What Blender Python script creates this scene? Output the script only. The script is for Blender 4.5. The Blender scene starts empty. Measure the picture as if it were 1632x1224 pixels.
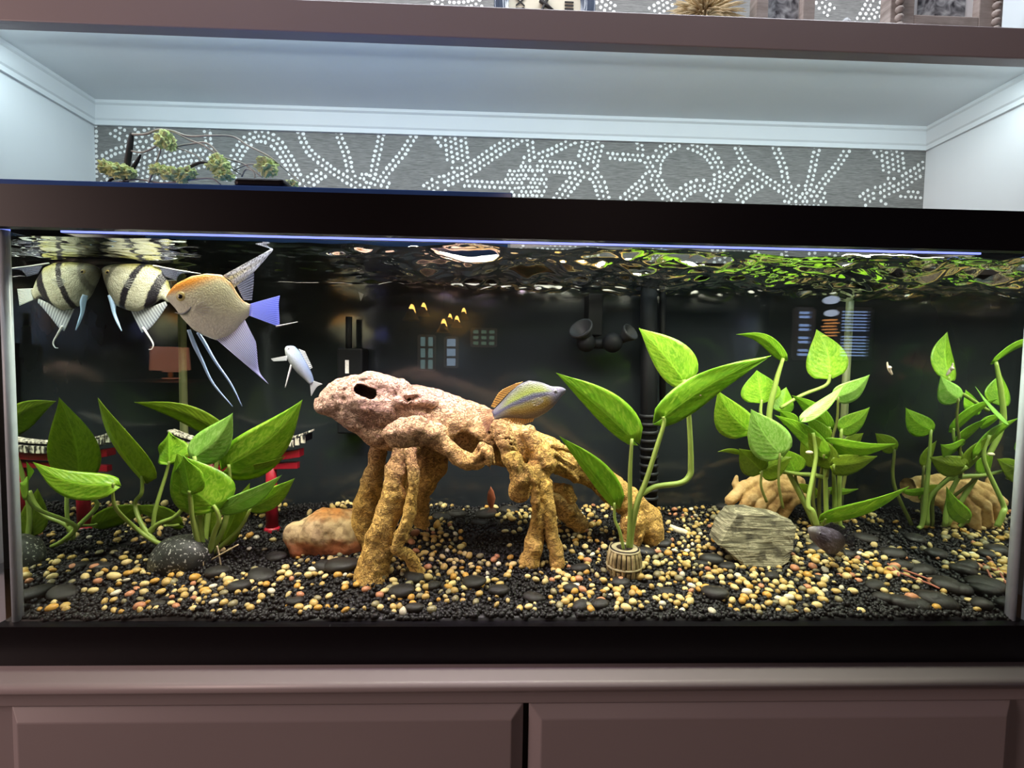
import bpy, bmesh, math, random
import numpy as np
from mathutils import Vector, Matrix
random.seed(7); RNG = np.random.default_rng(7)
SC = bpy.context.scene; COL = SC.collection

# ------------------------------------------------------------------ camera, world, big lights, exposure
YAW, PITCH, ROLL = .0313, -.0501, .0162
CAM = np.array([-.044, -.549, .3573]); FPX = 750.0
def _axes():
    f = np.array([math.sin(YAW)*math.cos(PITCH), math.cos(YAW)*math.cos(PITCH), math.sin(PITCH)])
    r = np.array([math.cos(YAW), -math.sin(YAW), 0.]); u = np.cross(r, f)
    return f, math.cos(ROLL)*r+math.sin(ROLL)*u, -math.sin(ROLL)*r+math.cos(ROLL)*u
CF, CR, CU = _axes()
cam = bpy.data.cameras.new('camera'); cam.sensor_width = 36; cam.lens = FPX/1632*36; cam.clip_start = .01
camo = bpy.data.objects.new('camera', cam); COL.objects.link(camo)
M = Matrix.Identity(4)
for i in range(3):
    M[i][0], M[i][1], M[i][2], M[i][3] = CR[i], CU[i], -CF[i], CAM[i]
camo.matrix_world = M; SC.camera = camo
SC.view_settings.view_transform = 'Standard'; SC.view_settings.look = 'None'
SC.view_settings.gamma = 1; SC.view_settings.use_curve_mapping = False
SC.view_settings.exposure = 0.0
W = bpy.data.worlds.new('world'); SC.world = W; W.use_nodes = True
W.node_tree.nodes['Background'].inputs[0].default_value = (.30, .22, .23, 1)
W.node_tree.nodes['Background'].inputs[1].default_value = .06
def area(name, loc, sx, sy, power, col, aim=None):
    l = bpy.data.lights.new(name, 'AREA'); l.shape = 'RECTANGLE'; l.size = sx; l.size_y = sy; l.energy = power; l.color = col
    o = bpy.data.objects.new(name, l); COL.objects.link(o); o.location = loc
    if aim is not None: o.rotation_euler = (Vector(aim)-Vector(loc)).to_track_quat('-Z', 'Y').to_euler()
    return o
area('tank_lamp_white', (.0, .085, .5225), 1.10, .05, 10.5, (1, .96, .76))
area('tank_lamp_front', (.0, .018, .5225), 1.10, .018, 3.6, (1, .96, .78), (0, .26, .27)).data.spread = math.radians(105)  # added front fill that brightens fish and leaf faces
area('tank_lamp_pink', (-.12, .055, .5225), .34, .008, 1.7, (.90, .50, 1))
area('shelf_strip_lamp', (0, .224, .842), 1.7, .02, 3.4, (.80, .96, 1), (0, .34, .60))  # added strip brightening the niche walls, standing in for tank light spill
area('shelf_glow_lamp', (0, .207, .855), 1.72, .018, .62, (.80, .96, 1), (0, .40, .872))  # added second light for a soft glow along the ceiling front
area('upper_shelf_lamp', (0, .168, 1.25), 1.7, .02, 10., (.88, .93, 1), (0, .25, .90))  # added out-of-frame fill standing in for daylight on the shelf things
area('room_lamp', (-2.5, -1.0, .75), .8, 1.2, 42.0, (1, .70, .63), (0, 0, .2))  # unseen warm fill added at the left to light doors and fascia
area('ceiling_lamp', (.6, -3.0, 1.62), 1.2, .8, 8.0, (1, .72, .66), (0, 0, .1))  # unseen overhead fill, added high to stay clear of the glass reflection

# ------------------------------------------------------------------ helpers
def at(px, py, Y):
    d = CF+CR*((px-816)/FPX)+CU*((612-py)/FPX)
    return CAM+d*((Y-CAM[1])/d[1])
def ppm(Y): return FPX/(Y-CAM[1])
G0 = .050
GS = (at(780, 806, .30)[2]-G0)/.30
def gz(x, y): return G0+GS*y
def ground(px, py):
    d = CF+CR*((px-816)/FPX)+CU*((612-py)/FPX)
    t = (G0+GS*0-CAM[2]-GS*CAM[1]*-1*-1)/(d[2]-GS*d[1]) if False else (G0+GS*CAM[1]-CAM[2])/(d[2]-GS*d[1])
    return CAM+d*t
def tag(o, label=None, cat=None, group=None, kind=None):
    if label: o['label'] = label
    if cat: o['category'] = cat
    if group: o['group'] = group
    if kind: o['kind'] = kind
    return o
def thing(name, loc, label, cat, group=None):
    o = bpy.data.objects.new(name, None); COL.objects.link(o); o.location = tuple(loc); o.empty_display_size = .02
    return tag(o, label, cat, group)
def wloc(o):
    v = Vector(o.location)
    while o.parent: o = o.parent; v += Vector(o.location)
    return v
def obj(name, v, f, m, parent=None, uvw=None, smooth=True, label=None, origin=None):
    """one mesh object; v in world metres"""
    v = np.asarray(v, dtype=np.float64).reshape(-1, 3)
    off = np.array(wloc(parent)) if parent else (np.array(origin) if origin is not None else np.zeros(3))
    me = bpy.data.meshes.new(name)
    me.from_pydata((v-off).tolist(), [], f if isinstance(f, list) else np.asarray(f).tolist())
    if smooth: me.polygons.foreach_set('use_smooth', [True]*len(me.polygons))
    if uvw is not None:
        a = me.attributes.new('uvw', 'FLOAT_VECTOR', 'POINT'); a.data.foreach_set('vector', np.asarray(uvw, dtype=np.float32).ravel())
    me.materials.append(m); me.update()
    o = bpy.data.objects.new(name, me); COL.objects.link(o)
    if parent: o.parent = parent
    elif origin is not None: o.location = tuple(origin)
    if label: o['label'] = label
    return o
def mod_bevel(o, w, seg=2):
    b = o.modifiers.new('bevel', 'BEVEL'); b.width = w; b.segments = seg; b.limit_method = 'ANGLE'
    return o
def solid(o, t):
    s = o.modifiers.new('solid', 'SOLIDIFY'); s.thickness = t; s.offset = 0
    return o
def boxv(x0, x1, y0, y1, z0, z1):
    v = [(x0,y0,z0),(x1,y0,z0),(x1,y1,z0),(x0,y1,z0),(x0,y0,z1),(x1,y0,z1),(x1,y1,z1),(x0,y1,z1)]
    f = [(0,3,2,1),(4,5,6,7),(0,1,5,4),(1,2,6,5),(2,3,7,6),(3,0,4,7)]
    return v, f
def box(name, x0, x1, y0, y1, z0, z1, m, parent=None, bevel=0, **k):
    v, f = boxv(x0, x1, y0, y1, z0, z1)
    if parent is None and 'origin' not in k: k['origin'] = ((x0+x1)/2, (y0+y1)/2, z0)
    o = obj(name, v, f, m, parent, smooth=False, **k)
    if bevel: mod_bevel(o, bevel)
    return o
def join(parts):
    V, F, n = [], [], 0
    for v, f in parts:
        V += [tuple(p) for p in v]; F += [tuple(i+n for i in q) for q in f]; n += len(v)
    return V, F
def catmull(P, n):
    P = np.asarray(P, float); out = []
    Q = np.vstack([2*P[0]-P[1], P, 2*P[-1]-P[-2]])
    for i in range(len(P)-1):
        a, b, c, d = Q[i:i+4]
        for t in np.linspace(0, 1, n, endpoint=False):
            out.append(.5*((2*b)+(c-a)*t+(2*a-5*b+4*c-d)*t*t+(3*b-a-3*c+d)*t**3))
    out.append(P[-1]); return np.array(out)
def tube(P, r, sides=8, n=5, smooth=True):
    """verts, faces of a tapered tube along points P (radius list or number)"""
    P = np.asarray(P, float); r = np.full(len(P), r) if np.isscalar(r) else np.asarray(r, float)
    if smooth and len(P) > 2:
        q = catmull(np.column_stack([P, r]), n); P, r = q[:, :3], np.maximum(q[:, 3], 1e-5)
    V, F = [], []; T = np.gradient(P, axis=0); T /= np.linalg.norm(T, axis=1)[:, None]+1e-12
    N = np.cross(T[0], (.3, .9, .2)); N /= np.linalg.norm(N)
    for i in range(len(P)):
        N = N-T[i]*N.dot(T[i]); N /= np.linalg.norm(N); B = np.cross(T[i], N)
        for k in range(sides):
            a = 2*math.pi*k/sides; V.append(P[i]+r[i]*(math.cos(a)*N+math.sin(a)*B))
    for i in range(len(P)-1):
        for k in range(sides):
            k2 = (k+1) % sides; F.append((i*sides+k, i*sides+k2, (i+1)*sides+k2, (i+1)*sides+k))
    F.append(tuple(range(sides))[::-1]); F.append(tuple((len(P)-1)*sides+k for k in range(sides)))
    return V, F
def lathe(prof, c, sides=24, axis=(0,0,1)):
    c = np.asarray(c, float); ax = np.asarray(axis, float); ax /= np.linalg.norm(ax)
    n = np.cross(ax, (0.21,.95,.1)); n /= np.linalg.norm(n); b = np.cross(ax, n)
    V, F = [], []
    for r, h in prof:
        for k in range(sides):
            a = 2*math.pi*k/sides; V.append(c+ax*h+r*(math.cos(a)*n+math.sin(a)*b))
    for i in range(len(prof)-1):
        for k in range(sides):
            k2 = (k+1) % sides; F.append((i*sides+k, i*sides+k2, (i+1)*sides+k2, (i+1)*sides+k))
    F.append(tuple(range(sides))[::-1]); F.append(tuple((len(prof)-1)*sides+k for k in range(sides)))
    return V, F
def ico(sub):
    bm = bmesh.new(); bmesh.ops.create_icosphere(bm, subdivisions=sub, radius=1)
    v = np.array([p.co[:] for p in bm.verts]); f = np.array([[q.index for q in g.verts] for g in bm.faces]); bm.free()
    return v, f
def noise3(P, s, seed=0):
    """value noise in -1..1"""
    P = np.asarray(P)*s; i = np.floor(P).astype(np.int64); t = P-i; t = t*t*(3-2*t); out = 0
    for a in (0, 1):
        for b in (0, 1):
            for c in (0, 1):
                h = ((i[..., 0]+a)*374761393+(i[..., 1]+b)*668265263+(i[..., 2]+c)*1442695041+seed*974634777) & 0x7fffffff
                h = (h ^ (h >> 13))*1274126177 & 0x7fffffff; h = (h ^ (h >> 16)) & 0xffff
                w = (t[..., 0] if a else 1-t[..., 0])*(t[..., 1] if b else 1-t[..., 1])*(t[..., 2] if c else 1-t[..., 2])
                out = out+w*(h/32767.5-1)
    return out

# signed-distance sculpting: smooth union of tapered capsules, then surface nets
class Sdf:
    def __init__(s, lo, hi, h):
        s.lo = np.array(lo, float); s.h = h; s.n = np.ceil((np.array(hi)-s.lo)/h).astype(int)+1
        s.F = np.full(s.n, .2, np.float32)
    def _sub(s, lo, hi):
        a = np.clip(np.floor((lo-s.lo)/s.h).astype(int), 0, s.n-1); b = np.clip(np.ceil((hi-s.lo)/s.h).astype(int)+1, 1, s.n)
        sl = tuple(slice(i, j) for i, j in zip(a, b))
        g = [s.lo[k]+s.h*np.arange(a[k], b[k], dtype=np.float32) for k in range(3)]
        return sl, np.stack(np.meshgrid(*g, indexing='ij'), -1)
    def seg(s, a, b, ra, rb, k=.006, cut=False, sc=(1, 1, 1)):
        a, b = np.asarray(a, float), np.asarray(b, float); R = max(ra, rb)*max(1/x for x in sc)+2*k+s.h*2
        sl, P = s._sub(np.minimum(a, b)-R, np.maximum(a, b)+R)
        if 0 in P.shape: return
        sc = np.asarray(sc, float); ab = (b-a)*sc; L = max(ab.dot(ab), 1e-12); q = (P-a)*sc
        t = np.clip(q.dot(ab)/L, 0, 1); d = np.linalg.norm(q-t[..., None]*ab, axis=-1)-(ra+(rb-ra)*t)
        F = s.F[sl]
        if cut: d = -d; h = np.clip(.5-.5*(d-F)/k*-1*-1, 0, 1); h = np.clip(.5+.5*(d-F)/k, 0, 1); s.F[sl] = F*(1-h)+d*h+k*h*(1-h)
        else: h = np.clip(.5+.5*(d-F)/k, 0, 1); s.F[sl] = d*(1-h)+F*h-k*h*(1-h)
    def chain(s, pts, k=.006, **kw):
        for (p, r), (q, t) in zip(pts[:-1], pts[1:]): s.seg(p, q, r, t, k, **kw)
    def noise(s, amp, scale, seed=0):
        idx = np.argwhere(np.abs(s.F) < .02+amp); P = s.lo+idx*s.h
        s.F[tuple(idx.T)] += (amp*noise3(P, scale, seed)).astype(np.float32)
    def mesh(s):
        F = s.F; S = F < 0; nx, ny, nz = F.shape; cs = [(a, b, c) for a in (0, 1) for b in (0, 1) for c in (0, 1)]
        cnt = sum(S[a:nx-1+a, b:ny-1+b, c:nz-1+c].astype(np.int8) for a, b, c in cs)
        act = (cnt > 0) & (cnt < 8); idx = np.argwhere(act); ids = np.full(act.shape, -1); ids[act] = np.arange(len(idx))
        acc = np.zeros((len(idx), 3)); n = np.zeros(len(idx))
        for p in cs:
            for ax in range(3):
                if p[ax]: continue
                q = list(p); q[ax] = 1
                fa = F[tuple((idx+p).T)]; fb = F[tuple((idx+q).T)]; m = (fa < 0) != (fb < 0)
                t = np.where(m, fa/np.where(m, fa-fb, 1), 0); pt = np.array(p, float)[None]+np.zeros((len(idx), 1)); pt[:, ax] += t
                acc += pt*m[:, None]; n += m
        V = s.lo+s.h*(idx+acc/n[:, None]); faces = []
        for ax in range(3):
            u, w = (ax+1) % 3, (ax+2) % 3
            a = [slice(1, -1)]*3; a[ax] = slice(0, -1); b = list(a); b[ax] = slice(1, None)
            A, B = S[tuple(a)], S[tuple(b)]; e = np.argwhere(A != B)+np.array([0 if i == ax else 1 for i in range(3)])
            def c(du, dw):
                q = e.copy(); q[:, u] -= du; q[:, w] -= dw; return ids[tuple(q.T)]
            quad = np.stack([c(1, 1), c(0, 1), c(0, 0), c(1, 0)], 1); flip = ~S[tuple(e.T)]
            quad[flip] = quad[flip][:, ::-1]; faces.append(quad)
        return V, np.vstack(faces)

# ------------------------------------------------------------------ materials
class N:
    def __init__(s, name):
        s.m = bpy.data.materials.new(name); s.m.use_nodes = True; s.t = s.m.node_tree; s.t.nodes.clear()
        s.out = s.t.nodes.new('ShaderNodeOutputMaterial')
    def n(s, typ, ins=None, **props):
        d = s.t.nodes.new('ShaderNode'+typ)
        for k, v in props.items(): setattr(d, k, v)
        for k, v in (ins or {}).items():
            i = d.inputs[k]
            if isinstance(v, bpy.types.NodeSocket): s.t.links.new(v, i)
            else:
                if hasattr(i.default_value, '__len__') and len(i.default_value) == 4 and len(v) == 3: v = (*v, 1)
                i.default_value = v
        return d
    def ramp(s, fac, stops, interp='LINEAR'):
        d = s.n('ValToRGB', {'Fac': fac}); d.color_ramp.interpolation = interp; e = d.color_ramp.elements
        while len(e) < len(stops): e.new(.5)
        for i, (p, c) in enumerate(stops): e[i].position = p; e[i].color = (*c, 1) if len(c) == 3 else c
        return d.outputs[0]
    def mix(s, f, a, b, mode='MIX'):
        d = s.n('Mix', data_type='RGBA', blend_type=mode)
        for i, v in ((0, f), (6, a), (7, b)):
            if isinstance(v, bpy.types.NodeSocket): s.t.links.new(v, d.inputs[i])
            else: d.inputs[i].default_value = v if i == 0 else ((*v, 1) if len(v) == 3 else v)
        return d.outputs[2]
    def math(s, op, a, b=0., c=None):
        d = s.n('Math', {0: a, 1: b}, operation=op)
        return d.outputs[0]
    def obj(s): return s.n('TexCoord').outputs['Object']
    def pos(s): return s.n('NewGeometry').outputs['Position']
    def scale(s, v, sc): return s.n('Mapping', {'Vector': v, 'Scale': sc}).outputs[0]
    def noise(s, v, sc, det=4, dist=0., rough=.5): return s.n('TexNoise', {'Vector': v, 'Scale': sc, 'Detail': det, 'Distortion': dist, 'Roughness': rough}).outputs['Fac']
    def attr(s, name='uvw'):
        a = s.n('Attribute', attribute_name=name); x = s.n('SeparateXYZ', {0: a.outputs['Vector']})
        return x.outputs[0], x.outputs[1], x.outputs[2], a.outputs['Vector']
    def bump(s, h, dist, st=1.): return s.n('Bump', {'Height': h, 'Distance': dist, 'Strength': st}).outputs[0]
    def bsdf(s, col, rough=.5, spec=.5, metal=0., nrm=None, **k):
        ins = {'Base Color': col, 'Roughness': rough, 'Metallic': metal, 'Specular IOR Level': spec}
        if nrm is not None: ins['Normal'] = nrm
        ins.update(k); return s.n('BsdfPrincipled', ins).outputs[0]
    def done(s, sh): s.t.links.new(sh, s.out.inputs[0]); return s.m
def plain(name, col, rough=.5, spec=.5, metal=0., var=.12, sc=30, bump=0.):
    k = N(name); o = k.obj(); f = k.noise(o, sc)
    c = k.mix(f, tuple(x*(1-var) for x in col), tuple(min(1, x*(1+var)) for x in col))
    return k.done(k.bsdf(c, rough, spec, metal, k.bump(f, bump) if bump else None))
def emit(name, col, st):
    k = N(name); return k.done(k.n('Emission', {'Color': col, 'Strength': st}).outputs[0])

PAINT = plain('white_paint', (.70, .74, .76), .45, .4, var=.03, sc=9)
CAB = plain('cabinet_paint', (.34, .30, .315), .38, .45, var=.06, sc=6)
BLACK = plain('black_plastic', (.004, .003, .005), .4, .2, var=.2)
def m_glass():
    k = N('aquarium_glass'); g = k.n('NewGeometry')
    ior = k.n('Mix', {0: g.outputs['Backfacing'], 2: 1.5, 3: 1/1.5}).outputs[0]
    fr = k.n('Fresnel', {'IOR': ior}).outputs[0]
    t = k.n('BsdfTransparent', {'Color': (.97, .985, .975)}).outputs[0]; gl = k.n('BsdfGlossy', {'Color': (.9, .95, 1), 'Roughness': .0}).outputs[0]
    return k.done(k.n('MixShader', {0: fr, 1: t, 2: gl}).outputs[0])
GLASS = m_glass()
def m_water():
    k = N('water_surface'); fr = k.n('Fresnel', {'IOR': 1.33}).outputs[0]
    t = k.n('BsdfTransparent', {'Color': (.96, .98, .98)}).outputs[0]; gl = k.n('BsdfGlossy', {'Color': (.92, .95, .97), 'Roughness': .0}).outputs[0]
    return k.done(k.n('MixShader', {0: fr, 1: t, 2: gl}).outputs[0])
WATER = m_water()
def m_side():
    k = N('side_glass'); gl = k.n('BsdfGlossy', {'Color': (.72, .78, .76), 'Roughness': .0}).outputs[0]
    d = k.bsdf((.01, .012, .013), .3)
    return k.done(k.n('MixShader', {0: .92, 1: d, 2: gl}).outputs[0])
SIDE = m_side()
def m_back():
    k = N('black_backing'); p = k.pos(); f = k.noise(k.scale(p, (3, 1, 1.2)), 3, 4)
    c = k.mix(f, (.011, .0145, .0165), (.019, .0235, .027))
    return k.done(k.bsdf(c, .12, .55, nrm=k.bump(k.noise(p, 12, 2), .0006)))
BACKING = m_back()
SILB = plain('aged_silicone', (.27, .30, .14), .35, .4, var=.3, sc=40)
SILI = plain('clear_silicone', (.50, .58, .66), .35, .4, var=.15, sc=60)

def m_wallpaper():
    k = N('grasscloth'); p = k.pos()
    f = k.noise(k.scale(p, (5, 1, 170)), 4, 6, .3, .65); g = k.noise(k.scale(p, (22, 1, 420)), 3, 3)
    c = k.mix(f, (.05, .052, .05), (.31, .31, .295)); c = k.mix(.45, c, k.ramp(g, [(.3, (.06, .06, .058)), (.75, (.42, .42, .40))]))
    return k.done(k.bsdf(c, .7, .2, nrm=k.bump(f, .0006)))
def m_wood():
    k = N('cast_root'); o = k.obj(); x = k.n('SeparateXYZ', {0: o})
    a = k.noise(o, 22, 6, .6); w = k.noise(k.scale(o, (1, 1, 1.6)), 95, 3, 2.0, .5)
    wr = k.ramp(k.math('ABSOLUTE', k.math('SUBTRACT', w, .5)), [(.0, (0, 0, 0)), (.02, (.2, .2, .2)), (.06, (1, 1, 1))])
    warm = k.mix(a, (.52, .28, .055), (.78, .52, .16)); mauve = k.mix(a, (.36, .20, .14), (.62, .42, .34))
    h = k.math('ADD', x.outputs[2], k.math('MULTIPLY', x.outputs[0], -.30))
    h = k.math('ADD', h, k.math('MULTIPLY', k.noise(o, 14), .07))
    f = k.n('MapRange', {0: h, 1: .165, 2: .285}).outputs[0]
    c = k.mix(f, warm, mauve)  # mauve with height: pink lamp light partly put into the cast's own colour
    c = k.mix(k.math('MULTIPLY', k.math('SUBTRACT', 1., wr), .56), c, (.12, .05, .018))
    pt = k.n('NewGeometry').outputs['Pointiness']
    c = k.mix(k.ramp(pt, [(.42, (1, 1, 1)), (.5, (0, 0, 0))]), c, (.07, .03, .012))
    return k.done(k.bsdf(c, .75, .25, nrm=k.bump(k.math('ADD', wr, k.noise(o, 260, 4)), .0022, 1.)))
def m_rock(name, c1, c2, c3, sc, layers=0., rough=.8, bump=.002):
    k = N(name); o = k.obj(); a = k.noise(o, sc, 6, .4, .6); b = k.noise(o, sc*5, 4)
    if layers: a = k.mix(.8, a, k.noise(k.scale(o, (.12, .2, 1)), layers, 6, .6, .7))
    c = k.ramp(a, [(.36, c1), (.5, c2), (.64, c3)])
    c = k.mix(.25, c, k.mix(b, c1, c3))
    return k.done(k.bsdf(c, rough, .25, nrm=k.bump(k.mix(.4, a, b), bump)))
def m_leaf(name, dark, lite, yel, tr=.35):
    k = N(name); u, v, w, vec = k.attr(); o = k.obj()
    rnd = k.n('ObjectInfo').outputs['Random']
    n = k.noise(o, 55, 4, 1.2); c = k.mix(k.ramp(n, [(.35, (0, 0, 0)), (.7, (1, 1, 1))]), dark, lite)
    sp = k.noise(k.n('CombineXYZ', {0: k.math('SUBTRACT', k.math('MULTIPLY', u, 16.), k.math('MULTIPLY', k.math('ABSOLUTE', v), 5.)), 1: k.math('MULTIPLY', v, 5.), 2: k.math('MULTIPLY', rnd, 37.)}).outputs[0], 1.2, 5, 1.2)
    sp = k.math('ADD', sp, k.math('MULTIPLY', rnd, .10))
    c = k.mix(k.ramp(sp, [(.52, (0, 0, 0)), (.68, (.7, .7, .7))]), c, yel)
    av = k.math('ABSOLUTE', v)
    c = k.mix(k.ramp(av, [(0, (.8, .8, .8)), (.025, (.5, .5, .5)), (.06, (0, 0, 0))]), c, tuple(min(1, x*1.5+.03) for x in lite))
    side = k.math('SINE', k.math('MULTIPLY', k.math('SUBTRACT', k.math('MULTIPLY', u, 62.), k.math('MULTIPLY', av, 20.)), 1.))
    b = k.math('ADD', k.math('MULTIPLY', side, .16), k.noise(o, 130, 3))
    nr = k.bump(b, .0005, .6)
    p = k.bsdf(c, .32, .5, nrm=nr); t = k.n('BsdfTranslucent', {'Color': k.mix(.5, c, yel), 'Normal': nr}).outputs[0]
    return k.done(k.n('MixShader', {0: tr, 1: p, 2: t}).outputs[0])
LEAF = m_leaf('pothos_leaf', (.14, .38, .012), (.28, .56, .025), (.46, .68, .07))
LEAFB = m_leaf('pothos_leaf_olive', (.14, .25, .012), (.24, .37, .02), (.34, .46, .04), .5)  # olive glow of backlit leaves put into the leaf colour
LEAFP = m_leaf('pothos_leaf_pale', (.24, .54, .06), (.38, .70, .13), (.58, .84, .26), .35)
STEM = plain('pothos_stem', (.26, .36, .07), .4, .4, var=.25, sc=40)
STEMD = plain('pothos_stem_dark', (.13, .15, .03), .5, .3, var=.3, sc=40)
ROOTM = plain('pale_root', (.42, .34, .20), .7, .2)

# ------------------------------------------------------------------ setting: alcove, shelf, stand, room
YB = .47; XN = .88; ZC = .868; YF = .182
WP = m_wallpaper()
wall = box('wall_back', -XN-.02, XN+.02, YB, YB+.03, -.02, 1.62, WP); wall['kind'] = 'structure'
for nm, s in (('wall_left', -1), ('wall_right', 1)):
    o = box(nm, min(s*XN, s*(XN+.03)), max(s*XN, s*(XN+.03)), YF+.002, YB, -.0, 1.6, PAINT); o['kind'] = 'structure'
o = box('ceiling', -XN, XN, YF+.021, YB, ZC, ZC+.0155, PAINT); o['kind'] = 'structure'
o = box('trim_1', -XN-.1, XN+.1, YF, YF+.021, .838, .8845, CAB, bevel=.0015); o['kind'] = 'structure'; o['label'] = 'shadowed front board of the shelf over the aquarium'
def crown(name, a, b, inward):
    """small stepped crown moulding running from a to b under the ceiling, profile projecting along inward"""
    prof = [(0, 0), (.021, 0), (.021, -.006), (.017, -.009), (.013, -.020), (.009, -.031), (.006, -.034), (.006, -.043), (0, -.043)]
    a, b, q = np.array(a), np.array(b), np.array(inward); V = []
    d = (b-a)/np.linalg.norm(b-a)
    for e, s in ((a, 1), (b, -1)):
        for r, h in prof: V.append(e+q*r+np.array((0, 0, h))+d*(s*r))
    n = len(prof); F = [(i, (i+1) % n, n+(i+1) % n, n+i) for i in range(n)]+[tuple(range(n))[::-1], tuple(range(n, 2*n))]
    o = obj(name, V, F, PAINT, smooth=False); o['kind'] = 'structure'
crown('trim_2', (-XN, YB, ZC), (XN, YB, ZC), (0, -1, 0))
crown('trim_3', (-XN, YF+.021, ZC), (-XN, YB, ZC), (1, 0, 0))
crown('trim_4', (XN, YF+.021, ZC), (XN, YB, ZC), (-1, 0, 0))

# printed dots of the wallpaper: flat discs on the wall, laid along the bands of the print
DOTM = plain('white_print', (.80, .82, .80), .6, .2, var=.05)
bands = []
def band(rows, *pts): bands.append((rows, pts))
def mass(cx, cy, rx, ry): bands.append((0, (cx, cy, rx, ry)))
def motif(dx, dy):
    def b(rows, *p): band(rows, *[(x+dx, y+dy+(x-590)*.0) for x, y in p])
    b(2, (478,190), (480,215), (492,240), (522,266), (555,288), (578,302)); b(2, (537,190), (541,218), (552,245), (558,272), (570,300))
    b(2, (612,190), (607,218), (601,248), (592,285)); b(2, (672,195), (658,218), (641,245), (616,275), (598,302)); b(3, (522,270), (503,282), (480,302))
    mass(588+dx, 298+dy, 36, 22)
    b(5, (724,205), (727,232), (730,258)); b(2, (694,214), (712,240), (728,275)); b(3, (828,218), (786,244), (748,270), (706,291))
    b(3, (680,303), (700,290), (722,302)); b(2, (736,292), (780,294), (822,296)); mass(838+dx, 292+dy, 36, 28); b(2, (845,195), (845,228), (848,256)); b(2, (915,224), (872,244), (832,256))
    b(3, (852,264), (884,266), (918,268)); b(5, (948,205), (944,230), (936,262)); b(2, (968,248), (994,250), (1024,252)); b(2, (1020,200), (1020,236), (1032,258), (1046,284))
    b(3, (1078,226), (1052,246), (1044,275), (1054,302), (1074,322)); b(3, (1052,264), (1026,292), (994,322)); b(3, (930,270), (906,298), (886,325)); b(3, (936,268), (954,290), (964,322))
    b(3, (1092,226), (1124,240), (1143,264), (1147,290), (1140,318)); b(3, (1074,324), (1094,303), (1120,296), (1142,318)); b(3, (1188,264), (1164,288), (1138,318))
motif(0, 0); motif(695, 17)
for _dy in (132, -335, -467, -599):
    for _dx in (-695, 0, 695): motif(_dx, _dy+_dx*.0245)
for r, *p in ((3, (368,282), (378,246), (402,220), (432,222), (456,250), (474,286)), (1, (153,200), (154,290)), (2, (158,256), (182,242), (208,236)), (2, (330,205), (332,240), (326,250)), (3, (250,262), (290,250), (324,246), (345,236)),
              (4, (206,214), (226,240), (222,290)), (3, (180,206), (210,220), (250,210)), (4, (250,215), (262,250), (252,292)), (3, (268,270), (310,262), (340,252)), (2, (154,270), (170,290), (200,284)), (3, (340,262), (370,282))): band(r, *p)
UP = [(3, (686,-30), (694,0), (720,12), (762,4), (760,-30)), (2, (700,10), (745,-4)), (3, (944,-30), (958,0), (980,20)), (3, (1040,20), (1068,0), (1080,-20)), (3, (1300,-30), (1310,4), (1326,20)), (3, (1402,30), (1420,-20)), (3, (1370,40), (1392,0))]
def dots():
    pts = []; grid = {}
    def put(x, y):
        k = (int(x//6), int(y//6))
        for i in (-1, 0, 1):
            for j in (-1, 0, 1):
                for (a, b) in grid.get((k[0]+i, k[1]+j), ()):
                    if (a-x)**2+(b-y)**2 < 36: return
        grid.setdefault(k, []).append((x, y)); pts.append((x, y))
    for rows, p in bands+[(q[0], q[1:]) for q in UP]:
        if rows == 0:
            cx, cy, rx, ry = p
            for i in range(-6, 7):
                for j in range(-6, 7):
                    x, y = i*7.2+(j % 2)*3.6, j*6.6
                    if (x/rx)**2+(y/ry)**2 < 1: put(cx+x+random.uniform(-.8, .8), cy+y+random.uniform(-.8, .8))
            continue
        q = catmull(p, 40) if len(p) > 2 else np.array([np.array(p[0])+(np.array(p[1])-np.array(p[0]))*t for t in np.linspace(0, 1, 80)])
        L = np.concatenate([[0], np.cumsum(np.linalg.norm(np.diff(q, axis=0), axis=1))]); T = np.gradient(q, axis=0); T /= np.linalg.norm(T, axis=1)[:, None]+1e-9
        for r in range(rows):
            off = (r-(rows-1)/2)*8.2; s = (r % 2)*4.
            while s < L[-1]:
                i = np.searchsorted(L, s); i = min(i, len(q)-1); put(q[i, 0]-T[i, 1]*off+random.uniform(-.5, .5), q[i, 1]+T[i, 0]*off+random.uniform(-.5, .5)); s += 8.0
    V, F = [], []
    for x, y in pts:
        c = at(x, y, YB-.0004)
        if abs(c[0]) > XN-.002: continue
        r = random.uniform(2.2, 2.9)/ppm(YB); n = len(V); e = random.uniform(.85, 1.15)
        for k in range(9):
            a = k*2*math.pi/9; V.append(c+np.array((r*math.cos(a)*e, 0, r*math.sin(a)/e)))
        F.append(tuple(n+k for k in range(9)))
    o = obj('dot_print', V, F, DOTM, wall, smooth=False); o['kind'] = 'stuff'
dots()

# stand under the tank: worktop with rounded edge, moulding, two doors
YL = -.046
st = thing('aquarium_stand', (0, .1, -.78), 'painted wooden stand with two doors under the black tank', 'cabinet')
def extr_x(name, prof, x0, x1, m, parent, smooth=False):
    n = len(prof); V = [(x, y, z) for x in (x0, x1) for y, z in prof]
    F = [(i, n+i, n+(i+1) % n, (i+1) % n) for i in range(n)]+[tuple(range(n)), tuple(range(n, 2*n))[::-1]]
    return obj(name, V, F, m, parent, smooth=smooth)
nose = [(YL+.006+.006*math.cos(a)*1.0-.006+.0, -.006+.006*math.sin(a)) for a in np.linspace(math.pi/2, math.pi*1.5, 7)]
top_prof = [(.46, 0)]+[(YL+.006-.006*math.sin(a), -.006+.006*math.cos(a)) for a in np.linspace(0, math.pi, 9)]+[(.46, -.012)]
extr_x('worktop', top_prof, -.95, .95, CAB, st, True)
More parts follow.
